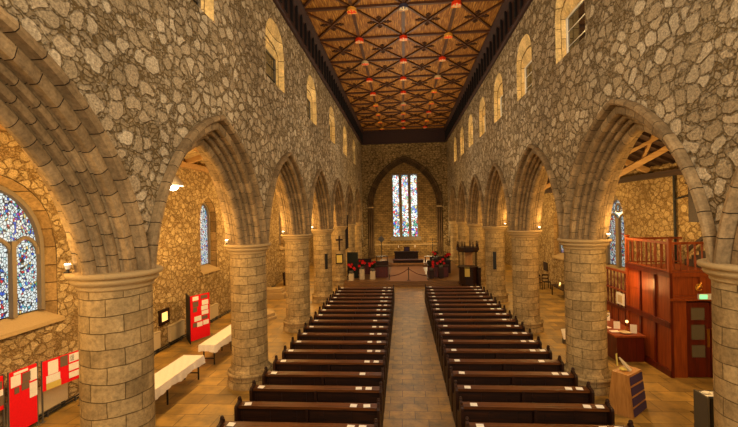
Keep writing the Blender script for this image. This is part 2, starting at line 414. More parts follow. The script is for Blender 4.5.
# ------------------------------------------------------------------ floor & shell
m=MB(); m.box(-10.6,10.6,-3,47,-.2,0); struct(m.build('floor',M['flags']))
m=MB(); m.box(-.80,.94,-3,29.3,-.02,.012); struct(m.build('floor_centre_aisle',M['paving']))
# west wall (behind the camera) built solid; an added area light stands for its window
m=MB(); m.box(-10.6,10.6,-3.4,-3,0,CEIL); struct(m.build('wall_west',M['nave']))
def pierced(name,side,x,wins,ztop,mt):
    """aisle wall: wins (yc,w,z0,zspring,zapex)"""
    m=MB(); ys={-3.0,EAST+1.0}
    for q in wins:
        for j in range(-10,11): ys.add(round(q[0]+q[1]*j/10,4))
    ys=sorted(ys)
    for a,b in zip(ys,ys[1:]):
        mid=(a+b)/2; win=[q for q in wins if abs(mid-q[0])<q[1]]
        if win:
            c,w,z0,zs,za=win[0]
            m.quad((side*x,a,0),(side*x,b,0),(side*x,b,z0),(side*x,a,z0))
            m.quad((side*x,a,head(c,w,zs,za,a)),(side*x,b,head(c,w,zs,za,b)),(side*x,b,ztop),(side*x,a,ztop))
        else: m.quad((side*x,a,0),(side*x,b,0),(side*x,b,ztop),(side*x,a,ztop))
    xa=side*(x+.7);xb=side*(x+.75); m.box(min(xa,xb),max(xa,xb),-3,EAST+1,0,ztop)
    return struct(m.build(name,mt))
AWL=[(8.62,2.25,2.5,4.45,6.35),(20.0,.85,2.55,5.1,6.2),(32.4,.6,2.6,5.2,6.2)]
AWR=[(21.3,1.35,2.1,4.5,6.1),(28.0,.9,2.1,4.3,5.2)]
pierced('wall_left_aisle',-1,XA,AWL,8.0,M['aisle']); pierced('wall_right_aisle',1,XA,AWR,6.9,M['aisle'])
def aisle_window(side,q,lights,idx,lab,depth=.4):
    c,w,z0,zs,za=q; x0=side*XA; x1=side*(XA+depth); fw=.8*w if w<1.2 else .9*w
    out=[(c+p[0],zs+p[1]) for p in parch(w,za-zs,10)]; ps=fw/w
    inn=[(c+p[0],zs+p[1]) for p in parch(fw,(za-zs)*ps,10)]
    m=MB()
    O=[(c-w,z0)]+out+[(c+w,z0)]; I=[(c-fw,z0+.25)]+inn+[(c+fw,z0+.25)]
    for k in range(len(O)-1): m.quad((x0,*O[k]),(x0,*O[k+1]),(x1,*I[k+1]),(x1,*I[k]))
    o=struct(m.build('window_%d'%idx,M['jamb']),lab)
    s=MB(); s.add([(x0-side*.12,c-w-.1,z0-.1),(x0-side*.12,c+w+.1,z0-.1),(x1,c+fw,z0+.16),(x1,c-fw,z0+.16),(x0-side*.12,c-w-.1,z0+.0),(x0-side*.12,c+w+.1,z0+.0),(x1,c+fw,z0+.26),(x1,c-fw,z0+.26)],[(4,5,6,7),(0,1,5,4),(0,3,2,1),(0,4,7,3),(1,2,6,5)])
    s.build('window_sill',M['cap'],o)
    # glass per light, mullions, frame
    xg=side*(XA+depth-.03); xm0,xm1=sorted((side*(XA+depth-.16),side*(XA+depth-.0)))
    f=MB(); fr=(.12 if w>1 else .08) if lights!=2 else .24; mw=.06 if lights!=2 else .15
    inner=[(c+p[0]*(fw-fr)/fw,zs+(p[1])*(fw-fr)/fw) for p in parch(fw,(za-zs)*ps,10)]
    II=[(c-(fw-fr),z0+.3)]+inner+[(c+(fw-fr),z0+.3)]
    for xx in (xm0,xm1):
        for k in range(len(I)-1): f.quad((xx,*I[k]),(xx,*I[k+1]),(xx,*II[k+1]),(xx,*II[k]))
    for k in range(len(II)-1): f.quad((xm0,*II[k]),(xm0,*II[k+1]),(xm1,*II[k+1]),(xm1,*II[k]))
    f.build('window_frame',M['greystone'],o)
    lw=2*(fw-fr)/lights
    for k in range(lights):
        a=c-(fw-fr)+lw*k
        if k:
            mm=MB(); 
            d=abs(a-c); zt=head(c,fw,zs,zs+(za-zs)*ps,a)
            mm.box(xm0,xm1,a-mw,a+mw,z0+.25,min(zt,zs+.25) if lights>1 else zt); mm.build('mullion',M['greystone'],o)
    g=MB(); G=II
    g.add([(xg,*p) for p in G],[tuple(range(len(G)))]); g.build('stained_pane',M['glass3' if side>0 else 'glass2'],o)
    if lights>1:   # tracery: light heads and an oculus
        tr=MB()
        for k in range(lights):
            a=c-(fw-fr)+lw*(k+.5)
            hd=[(a+p[0],zs-.15+p[1]) for p in parch(lw/2,lw*.62,8)]
            tr.tube([((xm0+xm1)/2,*p) for p in hd],.055,6)
        for k in range(lights-1):
            a=c-(fw-fr)+lw*(k+1)
            zt=zs+.75; rr=.2
            if lights==2 and zt+.2<head(c,fw,zs,zs+(za-zs)*ps,a): tr.tube([((xm0+xm1)/2,a+rr*cos(t*pi/8),zt+rr*sin(t*pi/8)) for t in range(17)],.045,6)
        tr.build('tracery',M['greystone'],o)
aisle_window(-1,AWL[0],5,idx,'wide traceried stained glass window in the left aisle',.32); idx+=1
aisle_window(-1,AWL[1],1,idx,'narrow stained glass lancet in the left aisle'); idx+=1
aisle_window(-1,AWL[2],1,idx,'far slim lancet window in the left aisle'); idx+=1
aisle_window(1,AWR[0],2,idx,'two-light stained glass window in the right aisle behind the timber gallery',.5); idx+=1
aisle_window(1,AWR[1],1,idx,'small pale window in the far right aisle'); idx+=1
# aisle east walls, roofs
for side in (-1,1):
    m=MB(); a,b=sorted((side*BF,side*(XA+.7))); m.box(a,b,EAST-.6,EAST,0,9.5)
    struct(m.build('wall_%s_aisle_end'%('left' if side<0 else 'right'),M['aisle']))
    m=MB(); zi,zo=(9.2,7.7) if side<0 else (8.9,6.6)
    m.add([(side*BF,-3,zi),(side*BF,EAST,zi),(side*(XA+.8),EAST,zo),(side*(XA+.8),-3,zo),(side*BF,-3,zi+.1),(side*BF,EAST,zi+.1),(side*(XA+.8),EAST,zo+.1),(side*(XA+.8),-3,zo+.1)],[(0,1,2,3),(7,6,5,4),(0,4,5,1),(2,6,7,3)])
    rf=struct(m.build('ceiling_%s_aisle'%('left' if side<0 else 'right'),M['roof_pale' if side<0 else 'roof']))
    p=MB(); y=.6
    sl=(zo-zi)/(XA+.8-BF)
    while y<EAST:
        p.beam((side*BF,y,zi-.07),(side*XA,y,zi+sl*(XA-BF)-.07),.1,.12); y+=.75
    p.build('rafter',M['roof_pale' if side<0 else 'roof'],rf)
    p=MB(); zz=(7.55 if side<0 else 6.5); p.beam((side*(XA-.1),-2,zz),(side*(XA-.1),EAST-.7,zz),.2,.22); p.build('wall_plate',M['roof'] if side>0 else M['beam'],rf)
    tk=thing('roof_truss',(side*7.7,11.9,0),'','roof beam','roof trusses of the %s aisle'%('left' if side<0 else 'right'))
    zr=zi+sl*(XA-BF)-.2
    p=MB(); p.beam((side*(BF+.02),11.9,zi-.28),(side*(XA-.02),11.9,zr),.2,.26); p.build('principal_rafter',M['beam'],tk)
    ty=11.9
    p=MB(); p.beam((side*(BF+.02),ty,6.1 if side>0 else 6.9),(side*8.1,ty,7.42 if side>0 else 8.2),.12,.15); p.build('brace',M['beam'],tk)
    p=MB(); p.beam((side*(BF+.02),ty,6.55 if side>0 else 7.4),(side*7.7,ty,7.6 if side>0 else 8.35),.07,.09); p.beam((side*6.3,ty,6.45 if side>0 else 7.2),(side*7.0,ty,8.0 if side>0 else 8.4),.06,.08); p.build('strut',M['beam'],tk)
    sn='left' if side<0 else 'right'
    tk['label']='rough timber roof truss with raking brace, nearest in the %s aisle'%sn
    for j in range(1,5):
        dup(tk,(side*7.7,11.9+BAY*j,0),'rough timber roof truss with raking brace, %s along the %s aisle'%(ORD[j],sn))
# ------------------------------------------------------------------ nave ceiling
m=MB(); m.box(-4.7,4.7,-3,EAST+.2,CEIL,CEIL+.1); ce=struct(m.build('ceiling',M['ceil']))
rows=[21.1+3.175*i for i in range(-7,8)]
m=MB()
for y in rows: m.box(-4.5,4.5,y-.07,y+.07,CEIL-.1,CEIL+.01)
m.build('transverse_rib',M['rib'],ce)
m=MB()
for x in (-4.5,-2.25,0,2.25,4.5): m.box(x-.07,x+.07,-3,EAST,CEIL-.09,CEIL+.01)
m.build('lengthwise_rib',M['rib'],ce)
m=MB(); o2=MB()
for a,b in zip(rows,rows[1:]):
    for c in range(-2,2):
        xa,xb=c*2.25,c*2.25+2.25
        m.beam((xa,a,CEIL-.04),(xb,b,CEIL-.04),.09,.08); m.beam((xb,a,CEIL-.045),(xa,b,CEIL-.045),.09,.08)
        cx,cy=(xa+xb)/2,(a+b)/2
        for (dx,dy) in ((1,0),(-1,0),(0,1),(0,-1)):
            L1=.5 if dx else .55
            o2.beam((cx,cy,CEIL-.02),(cx+dx*L1,cy+dy*L1,CEIL-.02),.05,.05)
            for q,wd in ((.55,.17),(.8,.24),(1.0,.1)):
                o2.obox((cx+dx*L1*q,cy+dy*L1*q,CEIL-.02),(wd if dy else .1,wd if dx else .1,.05),rz=pi/4 if q==1.0 else 0)
        o2.obox((cx,cy,CEIL-.06),(.16,.16,.1),rz=pi/4)
m.build('diagonal_rib',M['rib'],ce); o2.build('foliate_cross',M['ornament'],ce)
cols=[('red',rgb(225,60,20)),('gold',rgb(215,150,60)),('cream',rgb(205,180,130)),('blue',rgb(60,60,80))]
SH={n:plain('shield_'+n,c,.5) for n,c in cols}
pat={-1:(1,3,0),0:(0,0,1),1:(2,0,0),2:(0,0,2),3:(0,0,1),4:(1,2,1),5:(1,1,0),6:(1,0,1),7:(1,0,0)}
for i in range(-1,8):
    for c in (-1,0,1):
        y=21.1+3.175*i; x=2.25*c; a=cols[pat[i][c+1]][0]; b='cream' if a in('red','blue') else 'red'
        bt=thing('heraldic_shield',(x,y,CEIL-.1),'painted %s heraldic ceiling shield, %s column, %s row from the camera'%(a,{-1:'left',0:'middle',1:'right'}[c],ORD[i+1]),'shield','heraldic shields on the nave ceiling')
        p=MB(); p.prism([(x-.2,y+.16),(x+.2,y+.16),(x+.2,y-.05),(x+.12,y-.17),(x,y-.24),(x-.12,y-.17),(x-.2,y-.05)],.14,'z',CEIL-.24)
        p.build('shield',SH[a],bt)
        p=MB(); p.box(x-.2,x+.2,y+.02,y+.08,CEIL-.255,CEIL-.24); p.box(x-.03,x+.03,y-.2,y+.15,CEIL-.26,CEIL-.242); 
        for dx in (-.12,.12): p.box(x+dx-.04,x+dx+.04,y-.1,y-.02,CEIL-.255,CEIL-.24)
        p.build('charge',SH[b],bt)
        p=MB(); p.box(x-.2,x+.2,y+.17,y+.25,CEIL-.22,CEIL-.1); p.build('crown',SH['gold'],bt)
# frieze
for side,n in ((-1,'trim_left'),(1,'trim_right')):
    m=MB(); x0=side*(NF+.0); x1=side*(NF-.1); x2=side*(NF-.32)
    P=[(x0,TOP),(x1,TOP),(side*(NF-.16),TOP+.03),(side*(NF-.16),TOP+.14),(x1,TOP+.18),(x1,CEIL-.4),(x2,CEIL-.12),(x2,CEIL),(x0,CEIL)]
    m.prism(P,EAST+3-.1,'y',-3); o=struct(m.build(n,M['frieze']),'dark carved timber frieze along the %s nave wall top'%('left' if side<0 else 'right'))
    m=MB(); y=2
    while y<EAST-.3:
        a,b=sorted((side*(NF-.06),side*(NF-.2))); m.box(a,b,y-.07,y+.07,TOP+.16,CEIL-.32)
        y+=.79
    m.build('frieze_bracket',M['bracket'],o)
m=MB(); m.box(-4.6,4.6,EAST-.12,EAST+.0,TOP,CEIL); m.box(-4.6,4.6,EAST-.18,EAST-.1,TOP+.02,TOP+.15); m.box(-4.6,4.6,EAST-.3,EAST-.1,CEIL-.2,CEIL); struct(m.build('trim_back',M['frieze']))
# ------------------------------------------------------------------ east wall with blocked chancel arch
ew=4.05; esp=5.9; eh=5.5; IW=EAST+.9
m=MB(); outl=parch(ew,eh,16)
for (a,b),(c,d) in zip(outl,outl[1:]): m.quad((a,EAST,esp+b),(c,EAST,esp+d),(c,EAST,CEIL+.1),(a,EAST,CEIL+.1))
for sx in (-1,1): m.quad((sx*ew,EAST,0),(sx*5.2,EAST,0),(sx*5.2,EAST,CEIL+.1),(sx*ew,EAST,CEIL+.1))
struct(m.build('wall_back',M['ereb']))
r=(ew*ew+eh*eh)/(2*ew); cc=r-ew
def sweep(prof,r,cc,z0,yb,NS=20,legs=0):
    m=MB()
    for sg in (-1,1):
        L=0
        rows_=[]
        for i,(n,d) in enumerate(prof):
            rho=r-n; th=acos(max(-1,min(1,cc/rho)))
            row=[(sg*(rho-cc),yb+d,z0-legs,-legs)] if legs else []
            row+=[(sg*(rho*cos(th*k/NS)-cc),yb+d,z0+rho*sin(th*k/NS),r*th*k/NS) for k in range(NS+1)]
            rows_.append(row)
        for i in range(len(prof)-1):
            dl=sqrt((prof[i+1][0]-prof[i][0])**2+(prof[i+1][1]-prof[i][1])**2)
            for k in range(len(rows_[0])-1):
                q=[rows_[i][k],rows_[i][k+1],rows_[i+1][k+1],rows_[i+1][k]]
                m.add([p[:3] for p in q],[(0,1,2,3)],[[(q[0][3],L),(q[1][3],L),(q[2][3],L+dl),(q[3][3],L+dl)]])
            L+=dl
    return m
ep=[(0,0),(0,-.14),(.06,-.2),(.13,-.18),(.16,0),(.16,.1),(.2,.12),(.2,.04),(.3,.04),(.3,.3),(.25,.34),(.3,.4),(.36,.3),(.42,.32),(.44,.5),(.38,.56),(.44,.62),(.5,.52),(.58,.54),(.6,.9)]
ca=thing('chancel_arch',(0,EAST,0),'wide blocked chancel arch of moulded stone around the three east lancets','arch')
sweep(ep,r,cc,esp,EAST,20,0).build('voussoirs',M['arch_shaded'],ca)
for sx in (-1,1):
    for (dx,dy) in ((.12,.02),(.32,.24),(.5,.48)):
        p=MB(); x=sx*(ew-dx-.02); p.lathe([(.15,0),(.15,.3),(.1,.36),(.09,.4),(.09,esp-.35),(.1,esp-.3),(.11,esp-.2),(.16,esp-.05),(.17,esp)],(x,EAST+dy,.3),14); p.build('jamb_shaft',M['arch_shaded'],ca,True)
    p=MB(); a,b=sorted((sx*(ew+.06),sx*(ew-.62))); p.box(a,b,EAST-.14,EAST+.7,esp-.06,esp+.08); p.build('impost',M['cap'],ca)
    p=MB(); a,b=sorted((sx*(ew+.02),sx*(ew-.6)));p.box(a,b,EAST+.55,EAST+.9,0,esp+.05); p.build('jamb',M['arch_shaded'],ca)
# infill with lancets
LX=[(-.96,.36),(.04,.36),(1.02,.36)]; LZ0,LZ1=2.65,9.45
m=MB(); xs=[-5.2]
for c,w in LX: xs+=[c-w,c+w]
xs.append(5.2)
for i in range(len(xs)-1):
    if i%2==0: m.quad((xs[i],IW,0),(xs[i+1],IW,0),(xs[i+1],IW,13),(xs[i],IW,13))
    else:
        m.quad((xs[i],IW,0),(xs[i+1],IW,0),(xs[i+1],IW,LZ0),(xs[i],IW,LZ0)); m.quad((xs[i],IW,LZ1),(xs[i+1],IW,LZ1),(xs[i+1],IW,13),(xs[i],IW,13))
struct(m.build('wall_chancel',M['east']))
for (c,w),nm in zip(LX,('left','middle','right')):
    m=MB()
    for a,b in (((c-w),(c-w+.0)),):
        m.quad((c-w,IW-.0,LZ0),(c-w,IW,LZ1),(c-w,IW+.35,LZ1),(c-w,IW+.35,LZ0)); m.quad((c+w,IW,LZ0),(c+w,IW,LZ1),(c+w,IW+.35,LZ1),(c+w,IW+.35,LZ0))
        m.quad((c-w,IW,LZ1),(c+w,IW,LZ1),(c+w,IW+.35,LZ1),(c-w,IW+.35,LZ1)); m.quad((c-w,IW,LZ0),(c+w,IW,LZ0),(c+w,IW+.35,LZ0),(c-w,IW+.35,LZ0))
    o=struct(m.build('window_%d'%idx,M['greystone']),'%s tall stained glass lancet above the altar'%nm); idx+=1
    g=MB(); zz=[(c-w,LZ0),(c+w,LZ0),(c+w,LZ1-.25),(c+w*.6,LZ1-.08),(c,LZ1),(c-w*.6,LZ1-.08),(c-w,LZ1-.25)]
    g.add([(x,IW+.2,z) for x,z in zz],[tuple(range(len(zz)))]); g.build('stained_pane',M['glass1'],o)
    f=MB()
    for a,b in ((c-w-.09,c-w+.03),(c+w-.03,c+w+.09)): f.box(a,b,IW-.05,IW+.1,LZ0,LZ1)
    f.box(c-w-.09,c+w+.09,IW-.05,IW+.1,LZ1,LZ1+.12)
    for k in range(1,8): z=LZ0+(LZ1-LZ0)*k/8; f.box(c-w,c+w,IW+.17,IW+.19,z-.015,z+.015)
    f.build('window_frame',M['greystone'],o)
m=MB(); m.box(-1.6,1.7,IW-.14,IW+.02,LZ0-.42,LZ0-.02); struct(m.build('trim_1',M['greystone']),'stone sill below the east lancets')
m=MB(); m.box(-3.6,3.6,IW-.06,IW+.02,LZ0-.02-.9,LZ0-.02-.8); struct(m.build('trim_2',M['cap']),'string course behind the altar')

# ------------------------------------------------------------------ pews
PITCH=.918
def make_pew(x0,x1,y,z=0,w_out='l'):
    t_=thing('pew',((x0+x1)/2,y,0),'','pew')
    m=MB(); m.box(x0+.05,x1-.05,y-.03,y+.03,.30,.92); 
    n=5
    m.box(x0+.05,x1-.05,y-.045,y-.03,.80,.92); m.box(x0+.05,x1-.05,y-.045,y-.03,.30,.40)
    for k in range(n+1):
        xx=x0+.08+(x1-x0-.16)*k/n; m.box(xx-.05,xx+.05,y-.045,y-.03,.4,.8)
    m.build('backrest',M['wood_dark'],t_)
    m=MB(); m.add([(x0+.05,y-.15,.905),(x1-.05,y-.15,.905),(x1-.05,y+.04,.93),(x0+.05,y+.04,.93),(x0+.05,y-.15,.935),(x1-.05,y-.15,.935),(x1-.05,y+.04,.96),(x0+.05,y+.04,.96)],[(0,3,2,1),(4,5,6,7),(0,1,5,4),(1,2,6,5),(2,3,7,6),(3,0,4,7)])
    m.box(x0+.05,x1-.05,y-.16,y-.145,.885,.945)
    m.build('book_ledge',M['ledge'],t_)
    m=MB(); m.box(x0+.05,x1-.05,y+.03,y+.44,.42,.46); m.build('seat',M['wood_dark'],t_)
    m=MB()
    for zz in (.13,): m.box(x0+.05,x1-.05,y-.30,y-.16,zz,zz+.03)
    m.build('kneeler_rail',M['wood_dark'],t_)
    for x in (x0,x1-.06):
        m=MB()
        P=[(y-.25,0),(y+.5,0),(y+.5,.08),(y+.46,.12),(y+.46,.52),(y+.42,.6),(y+.3,.62),(y+.16,.68),(y+.08,.82),(y+.05,1.0),(y+.02,1.03),(y-.05,1.03),(y-.09,.99),(y-.22,.97),(y-.25,.93)]
        m.prism(P,.06,'x',x); m.lathe([(0,-.05),(.03,-.04),(.045,0),(.03,.04),(0,.05)],(x+.03,y-.015,1.05),10)
        m.build('bench_end',M['wood_dark'],t_)
    m=MB(); xm=(x0+x1)/2
    m.box(xm-.03,xm+.03,y-.2,y+.4,0,.42); m.box(xm-.03,xm+.03,y-.2,y-.03,.42,.9); m.build('centre_support',M['wood_dark'],t_)
    return t_
LXA,LXB=-4.05,-.80; RXA,RXB=.96,4.15
pl=make_pew(LXA,LXB,8.31); pr=make_pew(RXA,RXB,8.46)
def leaflets(proto_list,x,y,lab,grp,mt='paper',sz=(.2,.13),rz=0):
    if proto_list: 
        o=proto_list[0].copy(); COL.objects.link(o)
    else:
        m=MB(); m.box(-.075,.075,-.055,.055,0,.008); o=m.build('leaflet',M['paper']); proto_list.append(o)
    o.location=(x,y,.948); o.rotation_euler=(math.atan2(.025,.19),0,rz); tag(o,lab,'leaflet',grp)
LF=[]
NP=18
for k in range(NP):
    yl=8.31+PITCH*k; yr=8.46+PITCH*k
    o=pl if k==0 else dup(pl,((LXA+LXB)/2,yl,0),'')
    o['label']='dark wooden pew left of the centre aisle, %s row from the camera'%ORD[k]; o['group']='pews of the left block'
    o=pr if k==0 else dup(pr,((RXA+RXB)/2,yr,0),'')
    o['label']='dark wooden pew right of the centre aisle, %s row from the camera'%ORD[k]; o['group']='pews of the right block'
    rn=lambda a:random.uniform(-a,a)
    leaflets(LF,LXA+.26+rn(.03),yl-.07,'white leaflet on the pillar end of the left-block pew, %s row from the camera'%ORD[k],'leaflets on the pew ledges',rz=rn(.2))
    leaflets(LF,LXB-.55+rn(.05),yl-.07,'outer white leaflet near the aisle end of left-block pew, %s row from camera'%ORD[k],'leaflets on the pew ledges',rz=rn(.12))
    if k%6!=3: leaflets(LF,LXB-.3+rn(.04),yl-.07,'inner white leaflet beside the aisle on left-block pew, %s row from camera'%ORD[k],'leaflets on the pew ledges',rz=rn(.15))
    leaflets(LF,RXA+.3+rn(.03),yr-.07,'white leaflet on the aisle end of the right-block pew, %s row from camera'%ORD[k],'leaflets on the pew ledges',rz=rn(.2))
    leaflets(LF,RXB-.52+rn(.04),yr-.07,'inner white leaflet near the pillar end of right-block pew, %s row from camera'%ORD[k],'leaflets on the pew ledges',rz=rn(.15))
    if k%5!=4: leaflets(LF,RXB-.24+rn(.03),yr-.07,'outer white leaflet at the pillar end of right-block pew, %s row from camera'%ORD[k],'leaflets on the pew ledges',rz=rn(.15))
# ------------------------------------------------------------------ chancel
m=MB(); m.box(-4.55,4.55,29.4,IW-.05,0,.17); struct(m.build('floor_chancel_step',M['step']))
m=MB(); m.box(-4.55,4.55,29.75,IW-.06,.17,.34); o=struct(m.build('floor_chancel',M['step']))
m=MB(); m.box(-1.35,1.5,29.8,38.0,.34,.36); tag(m.build('chancel_carpet',M['carpet']),'faded red carpet running up the chancel to the wooden altar front','carpet')
m=MB(); m.box(-2.6,2.7,38.0,IW-.08,.34,.52); struct(m.build('floor_sanctuary',M['step']))
# communion bench
cb=thing('communion_bench',(.15,38.5,.52),'low wooden communion bench across the sanctuary step','bench')
m=MB(); m.box(-1.25,1.6,38.3,38.75,.86,.95); m.build('top_rail',M['ledge'],cb)
m=MB(); m.box(-1.2,1.55,38.42,38.52,.52,.86); m.build('front_panel',M['wood_dark'],cb)
m=MB(); m.box(-1.25,1.6,38.15,38.4,.52,.62); m.build('kneeling_step',M['pine'],cb)
al=thing('altar',(.05,43,.52),'dark carved altar table below the three stained glass lancets','altar')
m=MB(); m.box(-1.2,1.3,42.6,43.4,1.2,1.28); m.build('table_top',M['wood_dark'],al)
m=MB()
for k in range(7): x=-1.1+k*.383; m.box(x-.05,x+.05,42.66,42.74,.52,1.2)
m.box(-1.15,1.25,42.66,42.74,.52,.62); m.box(-1.15,1.25,42.66,42.74,1.1,1.2); m.build('arcaded_front',M['wood_dark'],al)
m=MB(); m.box(-1.12,1.22,42.8,43.3,.52,1.19); m.build('body',M['wood_dark'],al)
for x,nm in ((-.75,'left'),(.95,'right')):
    c=thing('candlestick',(x,43.1,1.28),'tall candlestick at the %s end of the altar'%nm,'candlestick','altar candlesticks')
    m=MB(); m.lathe([(.1,0),(.1,.03),(.03,.06),(.025,.3),(.07,.34),(.07,.36)],(x,43.1,1.28),12); m.build('stem',M['brass'],c)
    m=MB(); m.lathe([(.03,.36),(.03,.6),(0,.62)],(x,43.1,1.28),10); m.build('candle',M['paper'],c)
c=thing('framed_icon',(.1,43.15,1.28),'dark framed picture standing at the middle of the altar','picture')
m=MB(); m.box(-.2,.4,43.13,43.18,1.28,1.75); m.build('frame',M['wood_dark'],c)
m=MB(); m.box(-.12,.32,43.12,43.135,1.34,1.68); m.build('picture',M['purple'],c)
# rope barrier
bp=thing('barrier_post',(.1,30.1,.34),'black post holding the rope across the chancel entrance','post')
m=MB(); m.lathe([(.16,0),(.16,.03),(.03,.06),(.03,.9),(.05,.93),(.0,.98)],(.1,30.1,.34),12); m.build('pole',M['black'],bp)
for s_ in (-1,1):
    m=MB(); m.tube([(.1+s_*1.35*k/10,30.1+.2*k/10,.34+.85-.55*(k/10)-.12*sin(pi*k/10)) for k in range(11)],.025,6)
    tag(m.build('barrier_rope',M['rope']),'dark rope sagging to the %s of the black post'%('left' if s_<0 else 'right'),'rope','barrier ropes')
    p=thing('rope_stand',(.1+s_*1.38,30.3,.34),'short black stand at the %s end of the barrier rope'%('left' if s_<0 else 'right'),'post')
    m=MB(); m.lathe([(.1,0),(.1,.02),(.025,.04),(.025,.42),(0,.44)],(.1+s_*1.38,30.3,.34),10); m.build('pole',M['black'],p)
def stall(x0,x1,y0,y1,lab):
    s=thing('choir_stall',((x0+x1)/2,(y0+y1)/2,.34),lab,'choir stall')
    m=MB(); m.box(x0,x1,y0,y0+.06,.34,1.15); n=max(2,int((x1-x0)/.4))
    for k in range(n+1): xx=x0+(x1-x0-.06)*k/n; m.box(xx,xx+.06,y0-.02,y0,.34,1.15)
    m.build('front_panel',M['red_wood_dark'],s)
    m=MB(); m.obox(((x0+x1)/2,y0+.12,1.2),(x1-x0+.08,.38,.04),rx=.2); m.build('desk_top',M['wood_dark'],s)
    m=MB(); m.box(x0,x1,y1-.5,y1-.1,.72,.78); m.build('seat',M['wood_dark'],s)
    m=MB(); m.box(x0,x1,y1-.08,y1,.34,1.45); m.build('backrest',M['wood_dark'],s)
    for x in (x0,x1-.06): m=MB(); m.box(x,x+.06,y0+.06,y1-.08,.34,1.05); m.build('side_panel',M['wood_dark'],s)
stall(-2.75,-1.45,31.6,33.0,'dark reddish choir stall left of the chancel carpet')
stall(-4.3,-2.95,33.4,34.8,'darker choir stall by the left wall behind the flowers')
stall(1.6,3.1,31.6,33.0,'dark reddish choir stall right of the chancel carpet')
stall(2.0,3.6,34.6,36.0,'rear dark choir stall on the right of the chancel')
def flowers(x,y,zb,hh,n,lab,seed,ped='cream'):
    rd=random.Random(seed)
    f=thing('flower_stand',(x,y,zb),lab,'flowers','red flower arrangements in the chancel')
    m=MB(); m.box(x-.18,x+.18,y-.18,y+.18,zb,zb+hh); m.build('pedestal',M[ped],f)
    m=MB(); m.lathe([(.1,0),(.16,.1),(.14,.2)],(x,y,zb+hh),12); m.build('vase',M['grey'],f)
    m=MB(); top=zb+hh+.2
    for k in range(60):
        a=rd.uniform(0,2*pi); e=rd.uniform(.1,.34); h=rd.uniform(0,.5)
        p0=Vector((x,y,top)); p1=Vector((x+e*cos(a),y+e*sin(a)*.7,top+h)); mid=(p0+p1)/2+Vector((0,0,.1))
        s1=Vector((-sin(a),cos(a),.3))*.06
        m.add([p0,mid-s1,p1,mid+s1],[(0,1,2,3)])
    m.build('foliage',M['leaf'],f)
    for k in range(n):
        a=rd.uniform(0,2*pi); e=rd.uniform(.1,.3); c=Vector((x+e*cos(a),y-.1+e*sin(a)*.5,top+rd.uniform(.05,.5)))
        m=MB()
        for q in range(7):
            b=2*pi*q/7; d=Vector((cos(b),-.5,sin(b)))*.12; w_=Vector((-sin(b),0,cos(b)))*.04
            m.add([c,c+d*.5-w_,c+d,c+d*.5+w_],[(0,1,2,3)])
        m.sphere(c,.035,6); m.build('blossom',M['flower'],f)
flowers(-4.1,30.4,.34,.5,5,'red flowers on the pedestal nearest the green board',3)
flowers(-3.35,30.9,.34,.75,6,'red flowers on the middle cream pedestal left of the carpet',4)
flowers(-2.55,30.9,.34,.6,5,'red flowers in front of the left choir stall',5)
flowers(1.8,31.0,.34,.6,5,'red flowers beside the rope on the right of the carpet',6,'wood_dark')
flowers(2.5,31.1,.34,.75,5,'red flowers in front of the right choir stall',8,'wood_dark')
flowers(3.3,33.6,.34,1.0,5,'tall red flowers close to the pulpit',9,'wood_dark')
flowers(2.35,34.1,.34,1.1,4,'raised red flowers behind the right choir stall',10,'wood_dark')
# banner / stand left, lamp stand right
s=thing('banner_stand',(-2.35,40,.34),'slender stand with a diamond crest left of the altar','stand')
m=MB(); m.lathe([(.25,0),(.25,.04),(.03,.08),(.03,2.2)],(-2.35,40,.34),10); m.build('pole',M['black'],s)
m=MB(); m.obox((-2.35,40,2.75),(.5,.05,.5),ry=pi/4); m.obox((-2.35,39.96,2.75),(.2,.05,.2),ry=pi/4); m.build('crest',M['grey'],s)
s=thing('lamp_stand',(2.45,38.6,.34),'tall dark stand with a crossbar of lights right of the altar','stand')
m=MB(); m.lathe([(.25,0),(.25,.04),(.03,.08),(.03,2.5)],(2.45,38.6,.34),10); m.build('pole',M['black'],s)
m=MB(); m.box(1.95,2.95,38.57,38.63,2.55,2.6); m.box(2.1,2.8,38.57,38.63,2.35,2.38); m.build('crossbar',M['brass'],s)
for x0,x1,lab in ((-2.95,-1.75,'left'),(1.75,3.1,'right')):
    s=thing('side_table',((x0+x1)/2,40,.34),'small dark side table %s of the altar'%lab,'table')
    m=MB(); m.box(x0,x1,39.7,40.3,1.0,1.06) if x0>0 else m.box(x0,x1,40.3,40.8,1.0,1.06); m.build('table_top',M['wood_dark'],s)
    yy=39.75 if x0>0 else 40.35
    for xx in (x0+.05,x1-.1):
        for y_ in (yy,yy+.4): m=MB(); m.box(xx,xx+.05,y_,y_+.05,.34,1.0); m.build('leg',M['wood_dark'],s)
# pulpit
p_=thing('pulpit',(4.2,28.75,0),'dark carved wooden pulpit with a pinnacled canopy in front of the right piers','pulpit')
cx,cy=4.1,28.6
oc=lambda r_,a=pi/8:[(cx+r_*cos(a+k*pi/4),cy+r_*sin(a+k*pi/4)) for k in range(8)]
m=MB(); m.prism(oc(.62),1.1,'z',.35); m.prism(oc(.5),.35,'z',0)
m.build('body',M['wood_dark'],p_)
m=MB(); m.prism(oc(.70),.08,'z',1.45); m.prism(oc(.68),.06,'z',.35); m.build('cornice',M['wood_dark'],p_)
m=MB(); m.prism(oc(.78),.2,'z',2.62); m.prism(oc(.70),.1,'z',2.52); m.build('canopy',M['wood_dark'],p_)
for k in range(8):
    a=pi/8+k*pi/4; m=MB(); m.lathe([(.05,0),(.05,.12),(.02,.3),(.035,.34),(0,.42)],(cx+.7*cos(a),cy+.7*sin(a),2.82),8); m.build('pinnacle',M['wood_dark'],p_)
